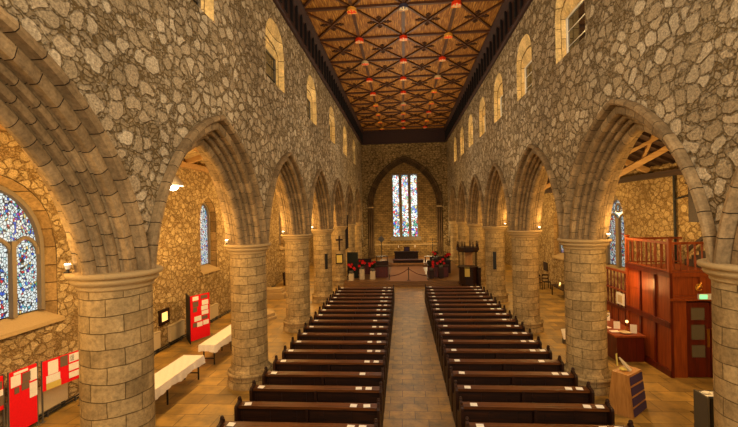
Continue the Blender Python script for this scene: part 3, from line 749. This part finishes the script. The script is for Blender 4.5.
for k in (0,1,2,3,7):
    a=pi/8+k*pi/4; m=MB(); m.lathe([(.04,0),(.03,.1),(.03,.95),(.04,1.02)],(cx+.6*cos(a),cy+.6*sin(a),1.5),8); m.build('post',M['wood_dark'],p_)
m=MB(); m.box(cx-.1,cx+.4,cy+.5,cy+.56,1.5,2.55); m.build('back_board',M['pine'],p_)
m=MB(); m.box(4.74,4.9,28.2,29.3,0,1.45); m.build('stair_side',M['wood_dark'],p_)
m=MB(); m.box(3.8,4.12,27.97,28.0,.9,1.55); tag(m.build('pulpit_banner',M['yellow']),'pale green and gold banner hanging on the pulpit front','banner')
m=MB(); m.box(-4.55,-3.72,31.55,31.65,.34,2.3); m.box(-4.6,-3.68,31.5,31.7,.34,.5); tag(m.build('screen_board',M['green']),'tall dark green screen board beside the fifth left pier','screen')
# curtain in arch behind
m=MB()
for k in range(12):
    yy=31.9+k*.325; zt=min(archz(yy-33.79,.72),archz(yy+.325-33.79,.72))-.04; m.box(-5.15+(.06 if k%2 else 0),-5.05+(.06 if k%2 else 0),yy,yy+.33,2.3,zt)
tag(m.build('arch_curtain',M['curtain']),'dark curtain hanging in the fifth left arch behind the green screen','curtain')
# things on piers
def ring_pt(side,k,ang,r_=.56): # ang from -y direction
    cx=side*PX; cy=Y0+BAY*k; return (cx+r_*sin(ang),cy-r_*cos(ang))
def pier_item(name,side,k,ang,z0,z1,w,mt,lab,cat,d=.08):
    x,y=ring_pt(side,k,ang,.55+d/2); m=MB(); m.obox((x,y,(z0+z1)/2),(w,d,z1-z0),rz=ang); return tag(m.build(name,M[mt],None),lab,cat)
pier_item('loudspeaker',-1,4,.55,2.0,2.9,.16,'black','slim black loudspeaker on the fourth pier left of the nave','speaker')
pier_item('loudspeaker',1,4,-.25,1.9,2.9,.18,'black','slim black loudspeaker on the fourth pier right of the nave','speaker')
x,y=ring_pt(-1,5,.3,.58); cr=MB(); cr.obox((x,y,3.1),(.1,.06,1.1),rz=.3); cr.obox((x,y,3.35),(.5,.06,.1),rz=.3); tag(cr.build('wall_cross',M['wood_dark']),'dark wooden cross hanging on the fifth left pier','cross')
x,y=ring_pt(-1,5,.3,.58); pc=thing('framed_notice',(x,y,1.6),'framed notice below the cross on the fifth left pier','picture')
m=MB(); m.obox((x,y,1.95),(.55,.04,.7),rz=.3); m.build('frame',M['wood_dark'],pc)
m=MB(); m.obox((x-.008,y-.025,1.95),(.4,.03,.55),rz=.3); m.build('print',M['yellow'],pc)
# spotlight fixtures on the capitals
def spot_fixture(x,y,lab,z=4.352):
    s=thing('uplighter',(x,y,z),lab,'lamp','uplighters on the capitals')
    m=MB(); m.box(x-.04,x+.04,y-.04,y+.04,z,z+.02); m.box(x-.015,x+.015,y-.015,y+.015,z+.02,z+.06); m.build('bracket',M['black'],s)
    m=MB(); m.lathe([(.03,0),(.05,.06),(.055,.075),(.0,.076)],(x,y,z+.06),12); m.build('lamp_head',M['wframe'],s)
    m=MB(); m.lathe([(.04,0),(.04,.01),(0,.012)],(x,y,z+.137),12); m.build('bulb',M['lamp'],s)
FX=[(-1,1),(-1,2),(-1,3),(-1,4),(-1,5),(1,1),(1,2),(1,3),(1,4),(1,5)]
for side,k in FX:
    spot_fixture(side*(PX+.52),Y0+BAY*k-.38 if k>1 or side>0 else Y0+BAY-.42,'small white uplighter on the aisle side of the %s capital on the %s'%(ORD[k-1],'left' if side<0 else 'right'))
# ------------------------------------------------------------------ left aisle things
def long_table(x0,x1,y0,y1,lab,lab2):
    t_=thing('trestle_table',((x0+x1)/2,(y0+y1)/2,0),lab,'table','long tables in the left aisle')
    m=MB(); m.box(x0,x1,y0,y1,.69,.72); m.build('table_top',M['pine'],t_)
    for yy in (y0+.12,(y0+y1)/2,y1-.12):
        for xx in (x0+.08,x1-.08):
            m=MB(); m.box(xx-.018,xx+.018,yy-.018,yy+.018,0,.69); m.build('leg',M['black'],t_)
    m=MB(); m.box(x0+.06,x1-.06,y0+.1,y0+.13,.2,.23); m.box(x0+.06,x1-.06,y1-.13,y1-.1,.2,.23); m.build('stretcher',M['black'],t_)
    rd=random.Random(int(y0*10)); m=MB(); nx,ny=10,44
    X=[x0-.03-.0+ (x1-x0+.06)*i/nx for i in range(nx+1)]; Y=[y0-.04+(y1-y0+.08)*j/ny for j in range(ny+1)]
    # closed skirt
    top=[[(X[i],Y[j],.728+.004*sin(i*2.1+j*1.3)) for j in range(ny+1)] for i in range(nx+1)]
    for i in range(nx):
        for j in range(ny): m.quad(top[i][j],top[i+1][j],top[i+1][j+1],top[i][j+1])
    per=[(X[i],Y[0],0,-1) for i in range(nx+1)]+[(X[nx],Y[j],1,0) for j in range(1,ny+1)]+[(X[i],Y[ny],0,1) for i in range(nx-1,-1,-1)]+[(X[0],Y[j],-1,0) for j in range(ny-1,0,-1)]
    n=len(per); ring=[[],[],[]]
    for k,(a,b,dx,dy) in enumerate(per):
        wv=.02*sin(k*1.9)+.012*sin(k*.7)
        for q,(o_,dz) in enumerate(((0,.728),(.02+wv*.5,.62),(.03+wv,.5+.03*sin(k*.45)))): ring[q].append((a+dx*o_,b+dy*o_,dz))
    for q in range(2):
        for k in range(n): m.quad(ring[q][k],ring[q][(k+1)%n],ring[q+1][(k+1)%n],ring[q+1][k])
    o=m.build('tablecloth',M['white'],None,True); tag(o,lab2,'tablecloth','white tablecloths in the left aisle')
long_table(-7.4,-6.78,9.2,12.95,'long folding table under white cloth behind the nearest left pier','white cloth draped over the long table nearest the camera')
long_table(-7.42,-6.88,14.05,17.2,'long folding table under white cloth behind the second left pier','white cloth on the farther long table in the left aisle')
# freestanding red board
rb=thing('display_board',(-9.0,16.36,0),'freestanding folding display board with red face full of white notices','display board')
A=Vector((-9.0,16.36,0)); B=Vector((-9.62,17.2,0)); Cc=Vector((-8.62,17.28,0))
def panel(m,a,b,z0,z1,th=.03):
    d=(b-a); mid=(a+b)/2; m.obox((mid.x,mid.y,(z0+z1)/2),(d.length,th,z1-z0),rz=atan2(d.y,d.x)); return m
panel(MB(),A,B,.0,1.95).build('side_panel',M['black'],rb)
panel(MB(),A+Vector((.02,0,0)),Cc,.12,1.97).build('face_panel',M['red'],rb)
d=(Cc-A).normalized(); nrm=Vector((d.y,-d.x,0))
rd=random.Random(2)
def notices(a,b,z0,z1,cells,parent,off=.02,nflip=1,mats=('paper','paper','paper','photo')):
    d=(b-a); L=d.length; d.normalize(); n_=Vector((d.y,-d.x,0))*nflip
    for (u,v,w,h,mt) in cells:
        c=a+d*(u*L)+n_*off; mm=MB(); mm.obox((c.x,c.y,z0+(z1-z0)*v),(w*L,.006,h*(z1-z0)),rz=atan2(d.y,d.x)); mm.build('notice',M[mt],parent)
cells=[(.25,.93,.3,.09,'paper'),(.7,.93,.35,.08,'photo'),(.25,.8,.28,.12,'photo'),(.75,.8,.34,.11,'paper'),(.22,.68,.2,.1,'photo'),(.72,.68,.36,.1,'paper'),(.74,.57,.36,.09,'paper'),(.35,.47,.36,.11,'paper'),(.72,.46,.3,.08,'photo'),(.2,.34,.2,.09,'photo'),(.45,.33,.28,.1,'paper'),(.78,.34,.3,.1,'paper')]
notices(A+Vector((.02,0,0)),Cc,.12,1.97,cells,rb,.022)
# wall boards
def wall_board(a,b,z0,z1,cells,lab):
    a=Vector(a);b=Vector(b); o=thing('notice_board',(a.x,a.y,0),lab,'notice board','red notice boards along the left aisle wall')
    panel(MB(),a,b,z0,z1,.03).build('panel',M['red'],o)
    for p in (a,b):
        m=MB(); m.box(p.x-.015,p.x+.015,p.y-.015,p.y+.015,0,z1+.03); m.build('post',M['grey'],o)
        m=MB(); m.lathe([(.06,0),(.06,.012),(.02,.02)],(p.x,p.y,0),12); m.build('foot',M['grey'],o)
    notices(a,b,z0,z1,cells,o,.022)
wall_board((-9.62,8.1,0),(-9.62,8.98,0),.82,1.6,[(.8,.75,.3,.22,'photo'),(.5,.75,.25,.3,'paper'),(.82,.28,.32,.3,'photo'),(.45,.3,.3,.35,'paper'),(.8,.52,.34,.18,'paper')],'red notice board cut off by the picture edge, beside the traceried window')
wall_board((-9.64,9.13,0),(-9.6,9.85,0),.1,1.58,[(.4,.96,.5,.04,'paper'),(.22,.84,.34,.18,'paper'),(.6,.84,.3,.15,'photo'),(.85,.84,.26,.2,'paper'),(.25,.68,.16,.1,'photo'),(.55,.7,.26,.12,'photo'),(.84,.64,.28,.14,'paper'),(.84,.52,.28,.12,'paper')],'tall red notice board reaching nearly to the floor below the traceried window')
wall_board((-9.58,9.98,0),(-9.36,10.95,0),.78,1.55,[(.27,.72,.26,.45,'paper'),(.56,.8,.2,.36,'photo'),(.85,.82,.3,.28,'paper'),(.78,.82,.1,.2,'photo'),(.27,.35,.36,.26,'paper'),(.28,.12,.38,.22,'yellow'),(.85,.5,.32,.24,'paper'),(.85,.22,.32,.2,'paper')],'red notice board with a yellow sheet beside the nearest left pier')
def heater(y0,y1,lab):
    h=thing('radiator',(-9.8,(y0+y1)/2,0),lab,'radiator','cream radiators along the left aisle wall')
    m=MB(); m.box(-9.88,-9.76,y0,y1,.16,.78); m.build('panel',M['cream'],h)
    m=MB(); 
    for yy in (y0+.1,y1-.1): m.box(-9.86,-9.78,yy-.03,yy+.03,0,.16)
    m.build('bracket',M['black'],h)
    m=MB(); m.box(-9.9,-9.74,y0-.02,y1+.02,.78,.8); m.build('top_grille',M['cream'],h)
heater(9.3,11.0,'cream radiator below the red notice board with the yellow sheet')
heater(14.2,15.5,'cream radiator left of the lit picture')
heater(16.2,17.3,'cream radiator behind the freestanding red display')
heater(18.3,20.6,'cream radiator below the narrow lancet window')
hp=thing('heating_pipe',(-9.7,20,0),'pair of black heating pipes low along the left aisle wall','pipe')
for z in (.06,.13):
    m=MB(); m.tube([(-9.72,5,z),(-9.72,30,z)],.022,8); m.build('pipe',M['black'],hp)
m=MB()
for k in range(26): m.box(-9.75,-9.69,5.5+k*.95,5.53+k*.95,0,.14)
m.build('support',M['grey'],hp)
lp=thing('lit_picture',(-9.88,15.95,1.1),'small glowing framed picture on the left aisle wall','picture')
m=MB(); m.box(-9.9,-9.84,15.6,16.3,.95,1.55); m.build('frame',M['wood_dark'],lp)
m=MB(); m.box(-9.84,-9.83,15.76,16.14,1.08,1.42); m.build('picture',M['glow'],lp)
# pendant lamp
pn=thing('pendant_lamp',(-7.3,12.33,6.1),'white enamel pendant lamp glowing in the left aisle','lamp')
m=MB(); m.lathe([(.31,0),(.31,.04),(.26,.14),(.16,.28),(.08,.36),(.0,.38)],(-7.3,12.33,6.2),20,cap=False); m.build('lamp_shade',M['wframe'],pn,True)
m=MB(); m.sphere((-7.3,12.33,6.22),.17,12); m.build('bulb',M['lamp'],pn,True)
m=MB(); m.tube([(-7.3,12.33,6.55),(-7.3,12.33,8.55)],.012,6); m.build('cord',M['black'],pn)
# stone steps in far left aisle, curtain
m=MB(); m.lathe([(1.15,0),(1.15,.14),(1.05,.16),(1.05,.3),(0,.3)],(-7.85,20.6,0),8); m.lathe([(.3,.3),(.25,.5),(.25,.8),(.5,1.0),(.52,1.2),(.4,1.2),(.3,1.05),(0,1.0)],(-7.95,20.4,0),8); tag(m.build('stone_font',M['cap']),'octagonal stone font on a low step behind the second left pier','font')
m=MB(); m.box(-9.6,-7.7,25.3,26.6,0,.32); m.box(-9.6,-7.9,25.5,26.5,.32,.5); m.box(-9.5,-8.0,25.6,26.4,.5,.58); tag(m.build('tomb_chest',M['cap']),'low pale stone tomb slab on the left aisle floor','tomb')
m=MB(); P=[]
for k in range(17): P.append((-9.75+(.1 if k%2 else 0),33.2+k*.22))
for a,b in zip(P,P[1:]): m.quad((a[0],a[1],.05),(b[0],b[1],.05),(b[0],b[1],6.2),(a[0],a[1],6.2))
m.box(-9.8,-9.7,33.1,36.8,6.2,6.3)
tag(m.build('tall_curtain',M['redcurtain']),'tall red-brown curtain on the far left aisle wall','curtain')
m=MB(); m.box(-9.2,-8.7,30.3,31.6,0,.45); m.box(-9.25,-9.15,30.3,31.6,.45,.95); tag(m.build('dark_bench',M['wood_dark']),'small dark bench in front of the red-brown curtain','bench')
m=MB(); m.box(-9.88,-9.84,26.5,27.3,1.8,4.2); tag(m.build('wall_banner',M['yellow']),'narrow yellow and blue banner on the left aisle wall beyond the lancet','banner')

# ------------------------------------------------------------------ right aisle: timber lobby with gallery
gx,gy0,gy1,gz=7.88,13.42,17.6,3.2
lb=thing('timber_gallery',(8.9,15.2,0),'red mahogany porch with panelled sides, glazed doors and balustraded gallery on top','porch')
m=MB(); m.box(gx+.05,XA-.02,gy0+.05,15.9,2.38,gz-.02); m.box(gx+.05,gx+.1,gy0+.05,15.9,0,2.4); m.box(gx+.1,XA-.02,15.84,15.9,0,2.4); m.build('panelling',M['red_wood'],lb)
m=MB()
for yy in (gy0,14.22,15.05,15.86): m.box(gx,gx+.07,yy-.045,yy+.045,0,gz)
for z0,z1 in ((0,.2),(1.5,1.68),(gz-.14,gz+.02)): m.box(gx-.02,gx+.07,gy0-.02,15.9,z0,z1)
m.build('side_framing',M['red_wood_dark'],lb)
m=MB()
for xx in (gx,8.75,XA-.1): m.box(xx,xx+.1,gy0-.02,gy0+.05,2.4,gz)
for z0,z1 in ((2.4,2.5),(gz-.12,gz+.02)): m.box(gx,XA,gy0-.03,gy0+.05,z0,z1)
m.box(gx,8.35,gy0-.01,gy0+.05,0,2.4)
m.box(gx-.03,XA,gy0-.1,gy0,2.36,2.43)
m.build('front_framing',M['red_wood'],lb)
def balusters(a,b,z,n,h=.95):
    a=Vector(a);b=Vector(b)
    for k in range(n):
        p=a+(b-a)*(k+.5)/n; m=MB(); m.lathe([(.025,.08),(.022,.2),(.035,.35),(.022,.5),(.028,h-.08)],(p.x,p.y,z),8); m.build('baluster',M['red_wood'],lb)
    m=MB(); m.beam((a.x,a.y,z+h-.04),(b.x,b.y,z+h-.04),.09,.07); m.beam((a.x,a.y,z+.06),(b.x,b.y,z+.06),.06,.05); m.build('handrail',M['red_wood'],lb)
balusters((gx+.04,gy0+.05,0),(gx+.04,15.88,0),gz,9); balusters((gx+.05,gy0+.03,0),(XA-.1,gy0+.03,0),gz,9); balusters((gx+.05,15.86,0),(XA-.1,15.86,0),gz,7)
for x,y in ((gx+.04,gy0+.03),(gx+.04,15.86)): m=MB(); m.box(x-.05,x+.05,y-.05,y+.05,0,gz+1.02); m.box(x-.065,x+.065,y-.065,y+.065,gz+1.0,gz+1.05); m.build('newel_post',M['red_wood'],lb)
# doors
for nm,x0,x1 in (('l',8.36,9.02),('r',9.04,9.7)):
    m=MB(); y=gy0+.0; st=.13
    m.box(x0,x0+st,y,y+.05,.02,2.3); m.box(x1-st,x1,y,y+.05,.02,2.3)
    for z0,z1 in ((.02,.62),(1.0,1.16),(1.62,1.76),(2.14,2.3)): m.box(x0+st,x1-st,y,y+.05,z0,z1)
    dr=m.build('door',M['red_wood_dark'],lb)
    for z0,z1 in ((.62,1.0),(1.16,1.62),(1.76,2.14)):
        m=MB(); m.box(x0+st,x1-st,y+.02,y+.03,z0,z1); m.build('glass_pane',M['glassgrey'],dr)
    m=MB(); xx=x1-.1 if nm=='l' else x0+.02; m.box(xx,xx+.08,y-.03,y,.95,1.5); m.build('push_plate',M['brass'],dr)
m=MB(); m.tube([(8.72+.09*cos(a*pi/10),gy0-.02,2.76+.1*sin(a*pi/10)) for a in range(19)],.014,6); m.tube([(8.72+.045*cos(a*pi/8),gy0-.02,2.80+.04*sin(a*pi/8)) for a in range(17)],.012,6); m.tube([(8.66,gy0-.02,2.7),(8.8,gy0-.02,2.9)],.01,6); m.build('carved_emblem',M['brass'],lb)
ex=thing('exit_sign',(8.75,gy0-.12,2.44),'small green and white illuminated exit sign above the porch doors','sign')
m=MB(); m.box(8.62,9.06,gy0-.16,gy0-.1,2.42,2.58); m.build('housing',M['wframe'],ex)
m=MB(); m.box(8.64,8.86,gy0-.166,gy0-.16,2.435,2.565); m.build('green_face',M['exit'],ex)
# lower balustrade + stair side panel
sg=thing('stair_enclosure',(7.92,17.2,0),'lower panelled stair enclosure with turned balusters beyond the porch','staircase')
m=MB(); m.box(gx+.02,gx+.1,15.95,18.6,0,1.5); m.build('side_panel',M['red_wood'],sg)
m=MB()
for k in range(6): yy=16.0+k*.5; m.box(gx,gx+.03,yy,yy+.06,0,1.5)
m.box(gx-.01,gx+.03,15.95,18.6,1.4,1.52); m.build('framing',M['red_wood_dark'],sg)
for k in range(10):
    yy=16.1+k*.26; m=MB(); m.lathe([(.03,0),(.022,.2),(.04,.6),(.022,.9),(.03,1.3)],(gx+.06,yy,1.5),8); m.build('baluster',M['red_wood_dark'],sg)
m=MB(); m.box(gx+.01,gx+.11,15.95,18.6,2.8,2.88); m.box(gx+.02,gx+.1,15.95,18.6,2.1,2.16); m.build('handrail',M['red_wood'],sg)
fr=thing('framed_certificate',(gx-.03,16.4,1.55),'white framed notice on the stair enclosure above the counter','picture')
m=MB(); m.box(gx-.06,gx-.02,15.99,16.5,1.62,2.05); m.build('frame',M['wframe'],fr); m=MB(); m.box(gx-.068,gx-.06,16.08,16.4,1.7,1.97); m.build('print',M['cream'],fr)
# counter
ct=thing('welcome_counter',(7.4,15.6,0),'red-brown wooden counter against the porch side','counter')
m=MB(); m.box(6.95,7.84,14.75,17.6,0,.84); m.build('cabinet',M['red_wood_dark'],ct)
m=MB(); m.box(6.85,7.86,14.68,17.7,.84,.9); m.build('worktop',M['red_wood'],ct)
rd=random.Random(5)
fl=thing('flower_vase',(7.15,16.1,.9),'vase of small mixed flowers on the counter','flowers')
m=MB(); m.lathe([(.06,0),(.09,.1),(.05,.2),(.06,.24)],(7.15,16.1,.9),12); m.build('vase',M['wframe'],fl)
m=MB()
for k in range(30):
    a=rd.uniform(0,6.28);e=rd.uniform(.05,.25); p0=Vector((7.15,16.1,1.12)); p1=Vector((7.15+e*cos(a),16.1+e*sin(a),1.2+rd.uniform(0,.3))); w_=Vector((-sin(a),cos(a),0))*.03; mi=(p0+p1)/2
    m.add([p0,mi-w_,p1,mi+w_],[(0,1,2,3)])
m.build('leaves',M['leaf'],fl)
m=MB()
for k in range(9): a=rd.uniform(0,6.28);e=rd.uniform(.05,.22); m.sphere((7.15+e*cos(a),16.1+e*sin(a),1.25+rd.uniform(0,.25)),.035,6)
m.build('blooms',M['yellow'],fl)
for x,y,h,lab,mt in ((7.62,14.98,.3,'white card standing on the counter by the porch corner','paper'),(7.35,15.55,.26,'upright white leaflet holder in the middle of the counter','paper'),(7.55,16.7,.3,'white card at the far end of the counter','paper')):
    m=MB(); m.obox((x,y,.9+h/2+.005),(.2,.02,h),rx=-.0,rz=-.3); tag(m.build('display_card',M[mt]),lab,'card')
m=MB(); m.lathe([(.0,0),(.12,.005),(.17,.03),(.18,.05),(.16,.05),(.1,.02),(0,.015)],(7.35,15.0,.9),20); tag(m.build('shallow_dish',M['cream']),'shallow pale dish near the front edge of the counter','dish')
for i,(x,y) in enumerate(((7.1,15.2),(7.05,15.7),(7.2,16.6))):
    m=MB(); m.obox((x,y,.912),(.28,.2,.02),rz=.3*i); tag(m.build('leaflet_pile',M['paper']),'pile of white leaflets on the counter, %s from the camera'%ORD[i],'leaflets','piles of leaflets on the counter')
cl=thing('counter_lamp',(7.7,15.85,.9),'small glowing lamp on the counter beside the red panelling','lamp')
m=MB(); m.lathe([(.07,0),(.07,.02),(.015,.04),(.015,.25)],(7.62,15.4,.9),10); m.build('stem',M['brass'],cl)
m=MB(); m.sphere((7.62,15.4,1.2),.05,8); m.build('bulb',M['candle'],cl)
# display plinth by pier R2
bc=[(4.83,11.35),(5.33,10.75),(6.0,11.38),(5.55,11.95)]; tc=[(4.93,11.05),(5.22,10.68),(5.74,11.08),(5.5,11.45)]
bc=[(4.92,11.12),(5.36,10.74),(6.02,11.36),(5.6,11.78)]; tc=[(5.0,11.0),(5.22,10.66),(5.76,11.10),(5.56,11.45)]
dp=thing('display_plinth',(5.4,11.2,0),'light oak display plinth with purple panelled sloping side by the second right pier','display stand')
m=MB(); m.add([(x,y,0) for x,y in bc]+[(x,y,1.1) for x,y in tc],[(3,2,1,0),(4,5,6,7),(0,1,5,4),(1,2,6,5),(2,3,7,6),(3,0,4,7)]); m.build('cabinet',M['pine'],dp)
b0,b1=Vector((*bc[1],0)),Vector((*bc[2],0)); t0,t1=Vector((*tc[1],1.1)),Vector((*tc[2],1.1))
nn=((b1-b0).cross(t0-b0)).normalized(); 
if nn.y>0: nn=-nn
for k in range(4):
    z0=.03+k*.245; z1=z0+.19
    def bl(u,v): return (b0.lerp(b1,u)).lerp(t0.lerp(t1,u),v)+nn*.012
    m=MB(); q=[bl(.04,z0),bl(.96,z0),bl(.96,z1),bl(.04,z1)]; m.add(q+[p+nn*.01 for p in q],[(0,1,2,3),(7,6,5,4),(0,4,5,1),(1,5,6,2),(2,6,7,3),(3,7,4,0)]); m.build('purple_panel',M['purple'],dp)
fg=thing('figurine',(5.3,11.05,1.1),'small pale figurine leaning on top of the oak plinth','figurine')
m=MB(); m.tube([(5.42,10.95,1.12),(5.3,11.0,1.28),(5.2,11.05,1.42)],[.05,.045,.02],8); m.build('body',M['cream'],fg)
m=MB(); m.tube([(5.17,11.07,1.2),(5.15,11.08,1.5)],.02,6); m.sphere((5.28,11.02,1.14),.1,8,(1,1,.4)); m.build('candle_stub',M['yellow'],fg)
# slatted stand by nearest right pier
ls=thing('leaflet_rack',(6.65,10.0,0),'grey slatted leaflet rack partly hidden by the nearest right pier','rack')
m=MB(); m.box(6.42,6.46,9.75,10.2,0,.98); m.box(6.9,6.94,9.75,10.2,0,.98); m.box(6.46,6.9,10.1,10.15,0,.98); m.build('case',M['grey'],ls)
for k in range(3):
    m=MB(); m.box(6.47,6.89,9.85,10.09,.2+k*.3,.24+k*.3); m.build('shelf',M['grey'],ls)
for k in range(4):
    m=MB(); m.box(6.5+k*.1,6.56+k*.1,9.78,9.8,.1,.95); m.build('slat',M['black'],ls)
m=MB(); m.sphere((6.55,9.98,1.0),.07,8,(1.4,1,.5)); m.sphere((6.68,9.95,.99),.06,8,(1,1,.5)); m.box(6.46,6.86,9.85,10.1,.96,.975); tag(m.build('crumpled_papers',M['paper']),'crumpled white papers on top of the grey leaflet rack','papers')
m=MB(); m.box(6.98,8.2,9.9,11.2,.0,.02) ; tag(m.build('door_mat',M['mat']),'dark brown mat on the floor in front of the porch','mat')
# cable on the nearest right pier and strip light
m=MB(); x,y=ring_pt(1,1,-.85,.565); x2,y2=ring_pt(1,1,-.85,.745); m.tube([(x,y,.0),(x,y,3.9),(x2,y2,4.15),(x2,y2,4.37),(x+.05,y+.06,4.42),(x+.03,y+.1,5.3),(x+.02,y+.4,6.1)],.026,6); tag(m.build('wall_cable',M['black']),'black cable running down the nearest right pier','cable')
sl=thing('strip_light',(5.5,7.75,5.0),'short white strip light fixed across the nearest right arch springing','lamp')
m=MB(); m.box(5.28,5.7,7.72,7.78,4.94,5.0); m.build('tube',M['wframe'],sl)
m=MB(); m.box(5.26,5.3,7.7,7.8,4.92,5.02); m.box(5.68,5.72,7.7,7.8,4.92,5.02); m.build('end_cap',M['cream'],sl)
m=MB(); m.tube([(5.29,7.75,4.94),(5.29,7.75,4.2)],.006,5); m.build('wire',M['cream'],sl)
# drain pipe, stone return, beam box on right aisle wall
dp2=thing('down_pipe',(9.8,17.6,0),'dark iron pipe rising up the right aisle wall behind the gallery','pipe')
m=MB(); m.tube([(9.8,16.2,0),(9.8,16.2,6.4)],.05,8); m.build('pipe',M['black'],dp2); m=MB(); m.tube([(9.78,16.2,5.5),(9.75,15.6,5.6),(9.75,14.6,5.55)],.03,6); m.build('branch',M['black'],dp2)
m=MB(); m.box(9.5,XA,14.0,15.0,4.7,6.0); m.box(9.45,XA,13.95,15.05,6.0,6.08); tag(m.build('wall_cupboard',M['wood_dark']),'plain timber boxing high on the right aisle wall above the gallery','cupboard')
hr=thing('stair_handrail',(9.7,14.2,3.2),'dark sloping handrail on the wall above the gallery','handrail')
m=MB(); m.beam((9.7,15.4,3.7),(9.7,13.0,5.2),.06,.12); m.build('rail',M['wood_dark'],hr)
m=MB()
for k in range(5): m.box(9.5,9.86,13.5+k*.35,13.85+k*.35,gz+.0,gz+.9-k*.17)
m.build('steps',M['wood_dark'],hr)
# far right aisle
def chair(x,y,lab,first=[None]):
    if first[0] is None:
        c=thing('wooden_chair',(x,y,0),lab,'chair','dark chairs in the right aisle'); first[0]=c
        m=MB(); m.box(x-.22,x+.22,y-.22,y+.22,.43,.47); m.build('seat',M['wood_dark'],c)
        m=MB(); m.box(x-.22,x+.22,y+.19,y+.22,.62,.68); m.box(x-.22,x+.22,y+.19,y+.22,.82,.92); m.build('backrest',M['wood_dark'],c)
        for dx in (-.2,.2):
            for dy,h in ((-.2,.43),(.2,.92)): m=MB(); m.box(x+dx-.02,x+dx+.02,y+dy-.02,y+dy+.02,0,h); m.build('leg',M['wood_dark'],c)
    else: dup(first[0],(x,y,0),lab)
chair(8.6,28.3,'dark wooden chair by the far right aisle wall, left one'); chair(9.2,28.5,'dark wooden chair by the far right aisle wall, next to the plaque')
chair(6.35,23.6,'dark chair seen between the third and fourth right piers'); chair(6.9,24.6,'farther dark chair seen between the third and fourth right piers')
tb=thing('candle_table',(9.2,25.2,0),'low dark table with lit candles along the right aisle wall','table')
m=MB(); m.box(8.75,9.6,23.9,26.4,.6,.65); m.build('table_top',M['wood_dark'],tb)
for xx in (8.8,9.52):
    for yy in (23.95,26.3): m=MB(); m.box(xx,xx+.05,yy,yy+.05,0,.6); m.build('leg',M['wood_dark'],tb)
for i,(x,y) in enumerate(((8.95,24.3),(9.1,24.9),(8.95,25.4),(9.15,25.9))):
    c=thing('votive_candle',(x,y,.65),'lit votive candle on the low table, %s from the camera'%ORD[i],'candle','lit candles on the right aisle table')
    m=MB(); m.lathe([(.06,0),(.07,.1),(.06,.1)],(x,y,.65),10); m.build('glass_cup',M['yellow'],c); m=MB(); m.sphere((x,y,.79),.035,8,(1,1,1.5)); m.build('flame',M['candle'],c)
m=MB(); m.box(9.84,9.89,30.2,31.0,.9,1.5); tag(m.build('wall_plaque',M['wood_dark']),'small dark plaque low on the far right aisle wall','plaque')
bn=thing('tilted_flyer_stand',(6.0,16.7,0),'white flyer stand on the floor behind the second right pier','stand')
m=MB(); m.obox((6.0,16.7,.38),(.3,.02,.4),rx=-.4,rz=.3); m.build('flyer',M['paper'],bn); m=MB(); m.box(5.9,6.1,16.7,16.8,0,.2); m.build('foot',M['grey'],bn)

# ------------------------------------------------------------------ lights
def light(kind,loc,power,color,size=.15,rot=None,**kw):
    d=bpy.data.lights.new('light',kind); d.energy=power; d.color=color
    if kind=='AREA': d.size=size; 
    else: d.shadow_soft_size=size
    for k,v in kw.items(): setattr(d,k,v)
    o=bpy.data.objects.new('light',d); COL.objects.link(o); o.location=loc
    if rot: o.rotation_euler=rot
    return o
AMB=(1,.61,.21); WARM=(1,.70,.34); NEU=(1,.86,.66)
for side in (-1,1):
    for k in range(1,8):
        y=Y0+BAY*(k-.5)
        light('POINT',(side*7.2,y,4.9),420 if side<0 else 300,AMB,.3)
    for k in range(1,7):
        light('POINT',(side*(PX+.75),Y0+BAY*k-.62,4.85),26,AMB,.08)
        light('POINT',(side*(PX+.75),Y0+BAY*k+.62,4.85),16,AMB,.08)
light('AREA',(1.5,-2.6,8.6),1350,NEU,7,(R(90),0,0),shape='RECTANGLE',size_y=7.5)  # added area light inside the solid west wall, even frontal fill
for y in (4,13,22,31,40):
    light('SPOT',(0,y,6.6),900,(1,.74,.36),.6,(0,R(180),0),spot_size=R(105),spot_blend=.9)  # added midair spots lighting the ceiling, without fixtures
for y in (8,18,28):
    light('POINT',(0,y,9.2),330,NEU,.6)  # added midair fill lamps along the nave, without fixtures
light('POINT',(2.3,43.4,2.4),260,WARM,.15)
light('POINT',(-2.6,44.0,2.0),90,WARM,.15)
light('POINT',(0,35.5,6.5),260,WARM,.4)
light('POINT',(7.4,15.25,2.55),34,(1,.45,.13),.06)  # small lamp added above the counter to brighten the porch panelling
for i,q in enumerate(CL_L[:5]): light('POINT',(-(NF+.2),q[0]-.6,q[2]+.4),40,(1,.62,.2),.05)
for i,q in enumerate(CL_R): light('POINT',((NF+.2),q[0]-.6,q[2]+.4),40,(1,.66,.26),.05)
w=bpy.data.worlds.new('world'); S.world=w; w.use_nodes=True
w.node_tree.nodes['Background'].inputs[0].default_value=(.5,.55,.65,1); w.node_tree.nodes['Background'].inputs[1].default_value=.3
# ------------------------------------------------------------------ camera
f,yaw,roll,pitch=414.78,.0821,-.0209,.0014
cd=bpy.data.cameras.new('camera'); cd.sensor_width=36; cd.lens=f/738*36; cd.clip_start=.05; cd.clip_end=200
co=bpy.data.objects.new('camera',cd); COL.objects.link(co); S.camera=co
fw=Vector((-sin(yaw)*cos(pitch),cos(yaw)*cos(pitch),sin(pitch))); rt=Vector((cos(yaw),sin(yaw),0)); up=rt.cross(fw)
x_=rt*cos(roll)+up*sin(roll); y_=up*cos(roll)-rt*sin(roll); z_=-fw
co.matrix_world=Matrix(((x_.x,y_.x,z_.x,-.2),(x_.y,y_.y,z_.y,0),(x_.z,y_.z,z_.z,5.2),(0,0,0,1)))
S.view_settings.view_transform='Standard'; S.view_settings.look='None'; S.view_settings.gamma=1; S.view_settings.exposure=0.2
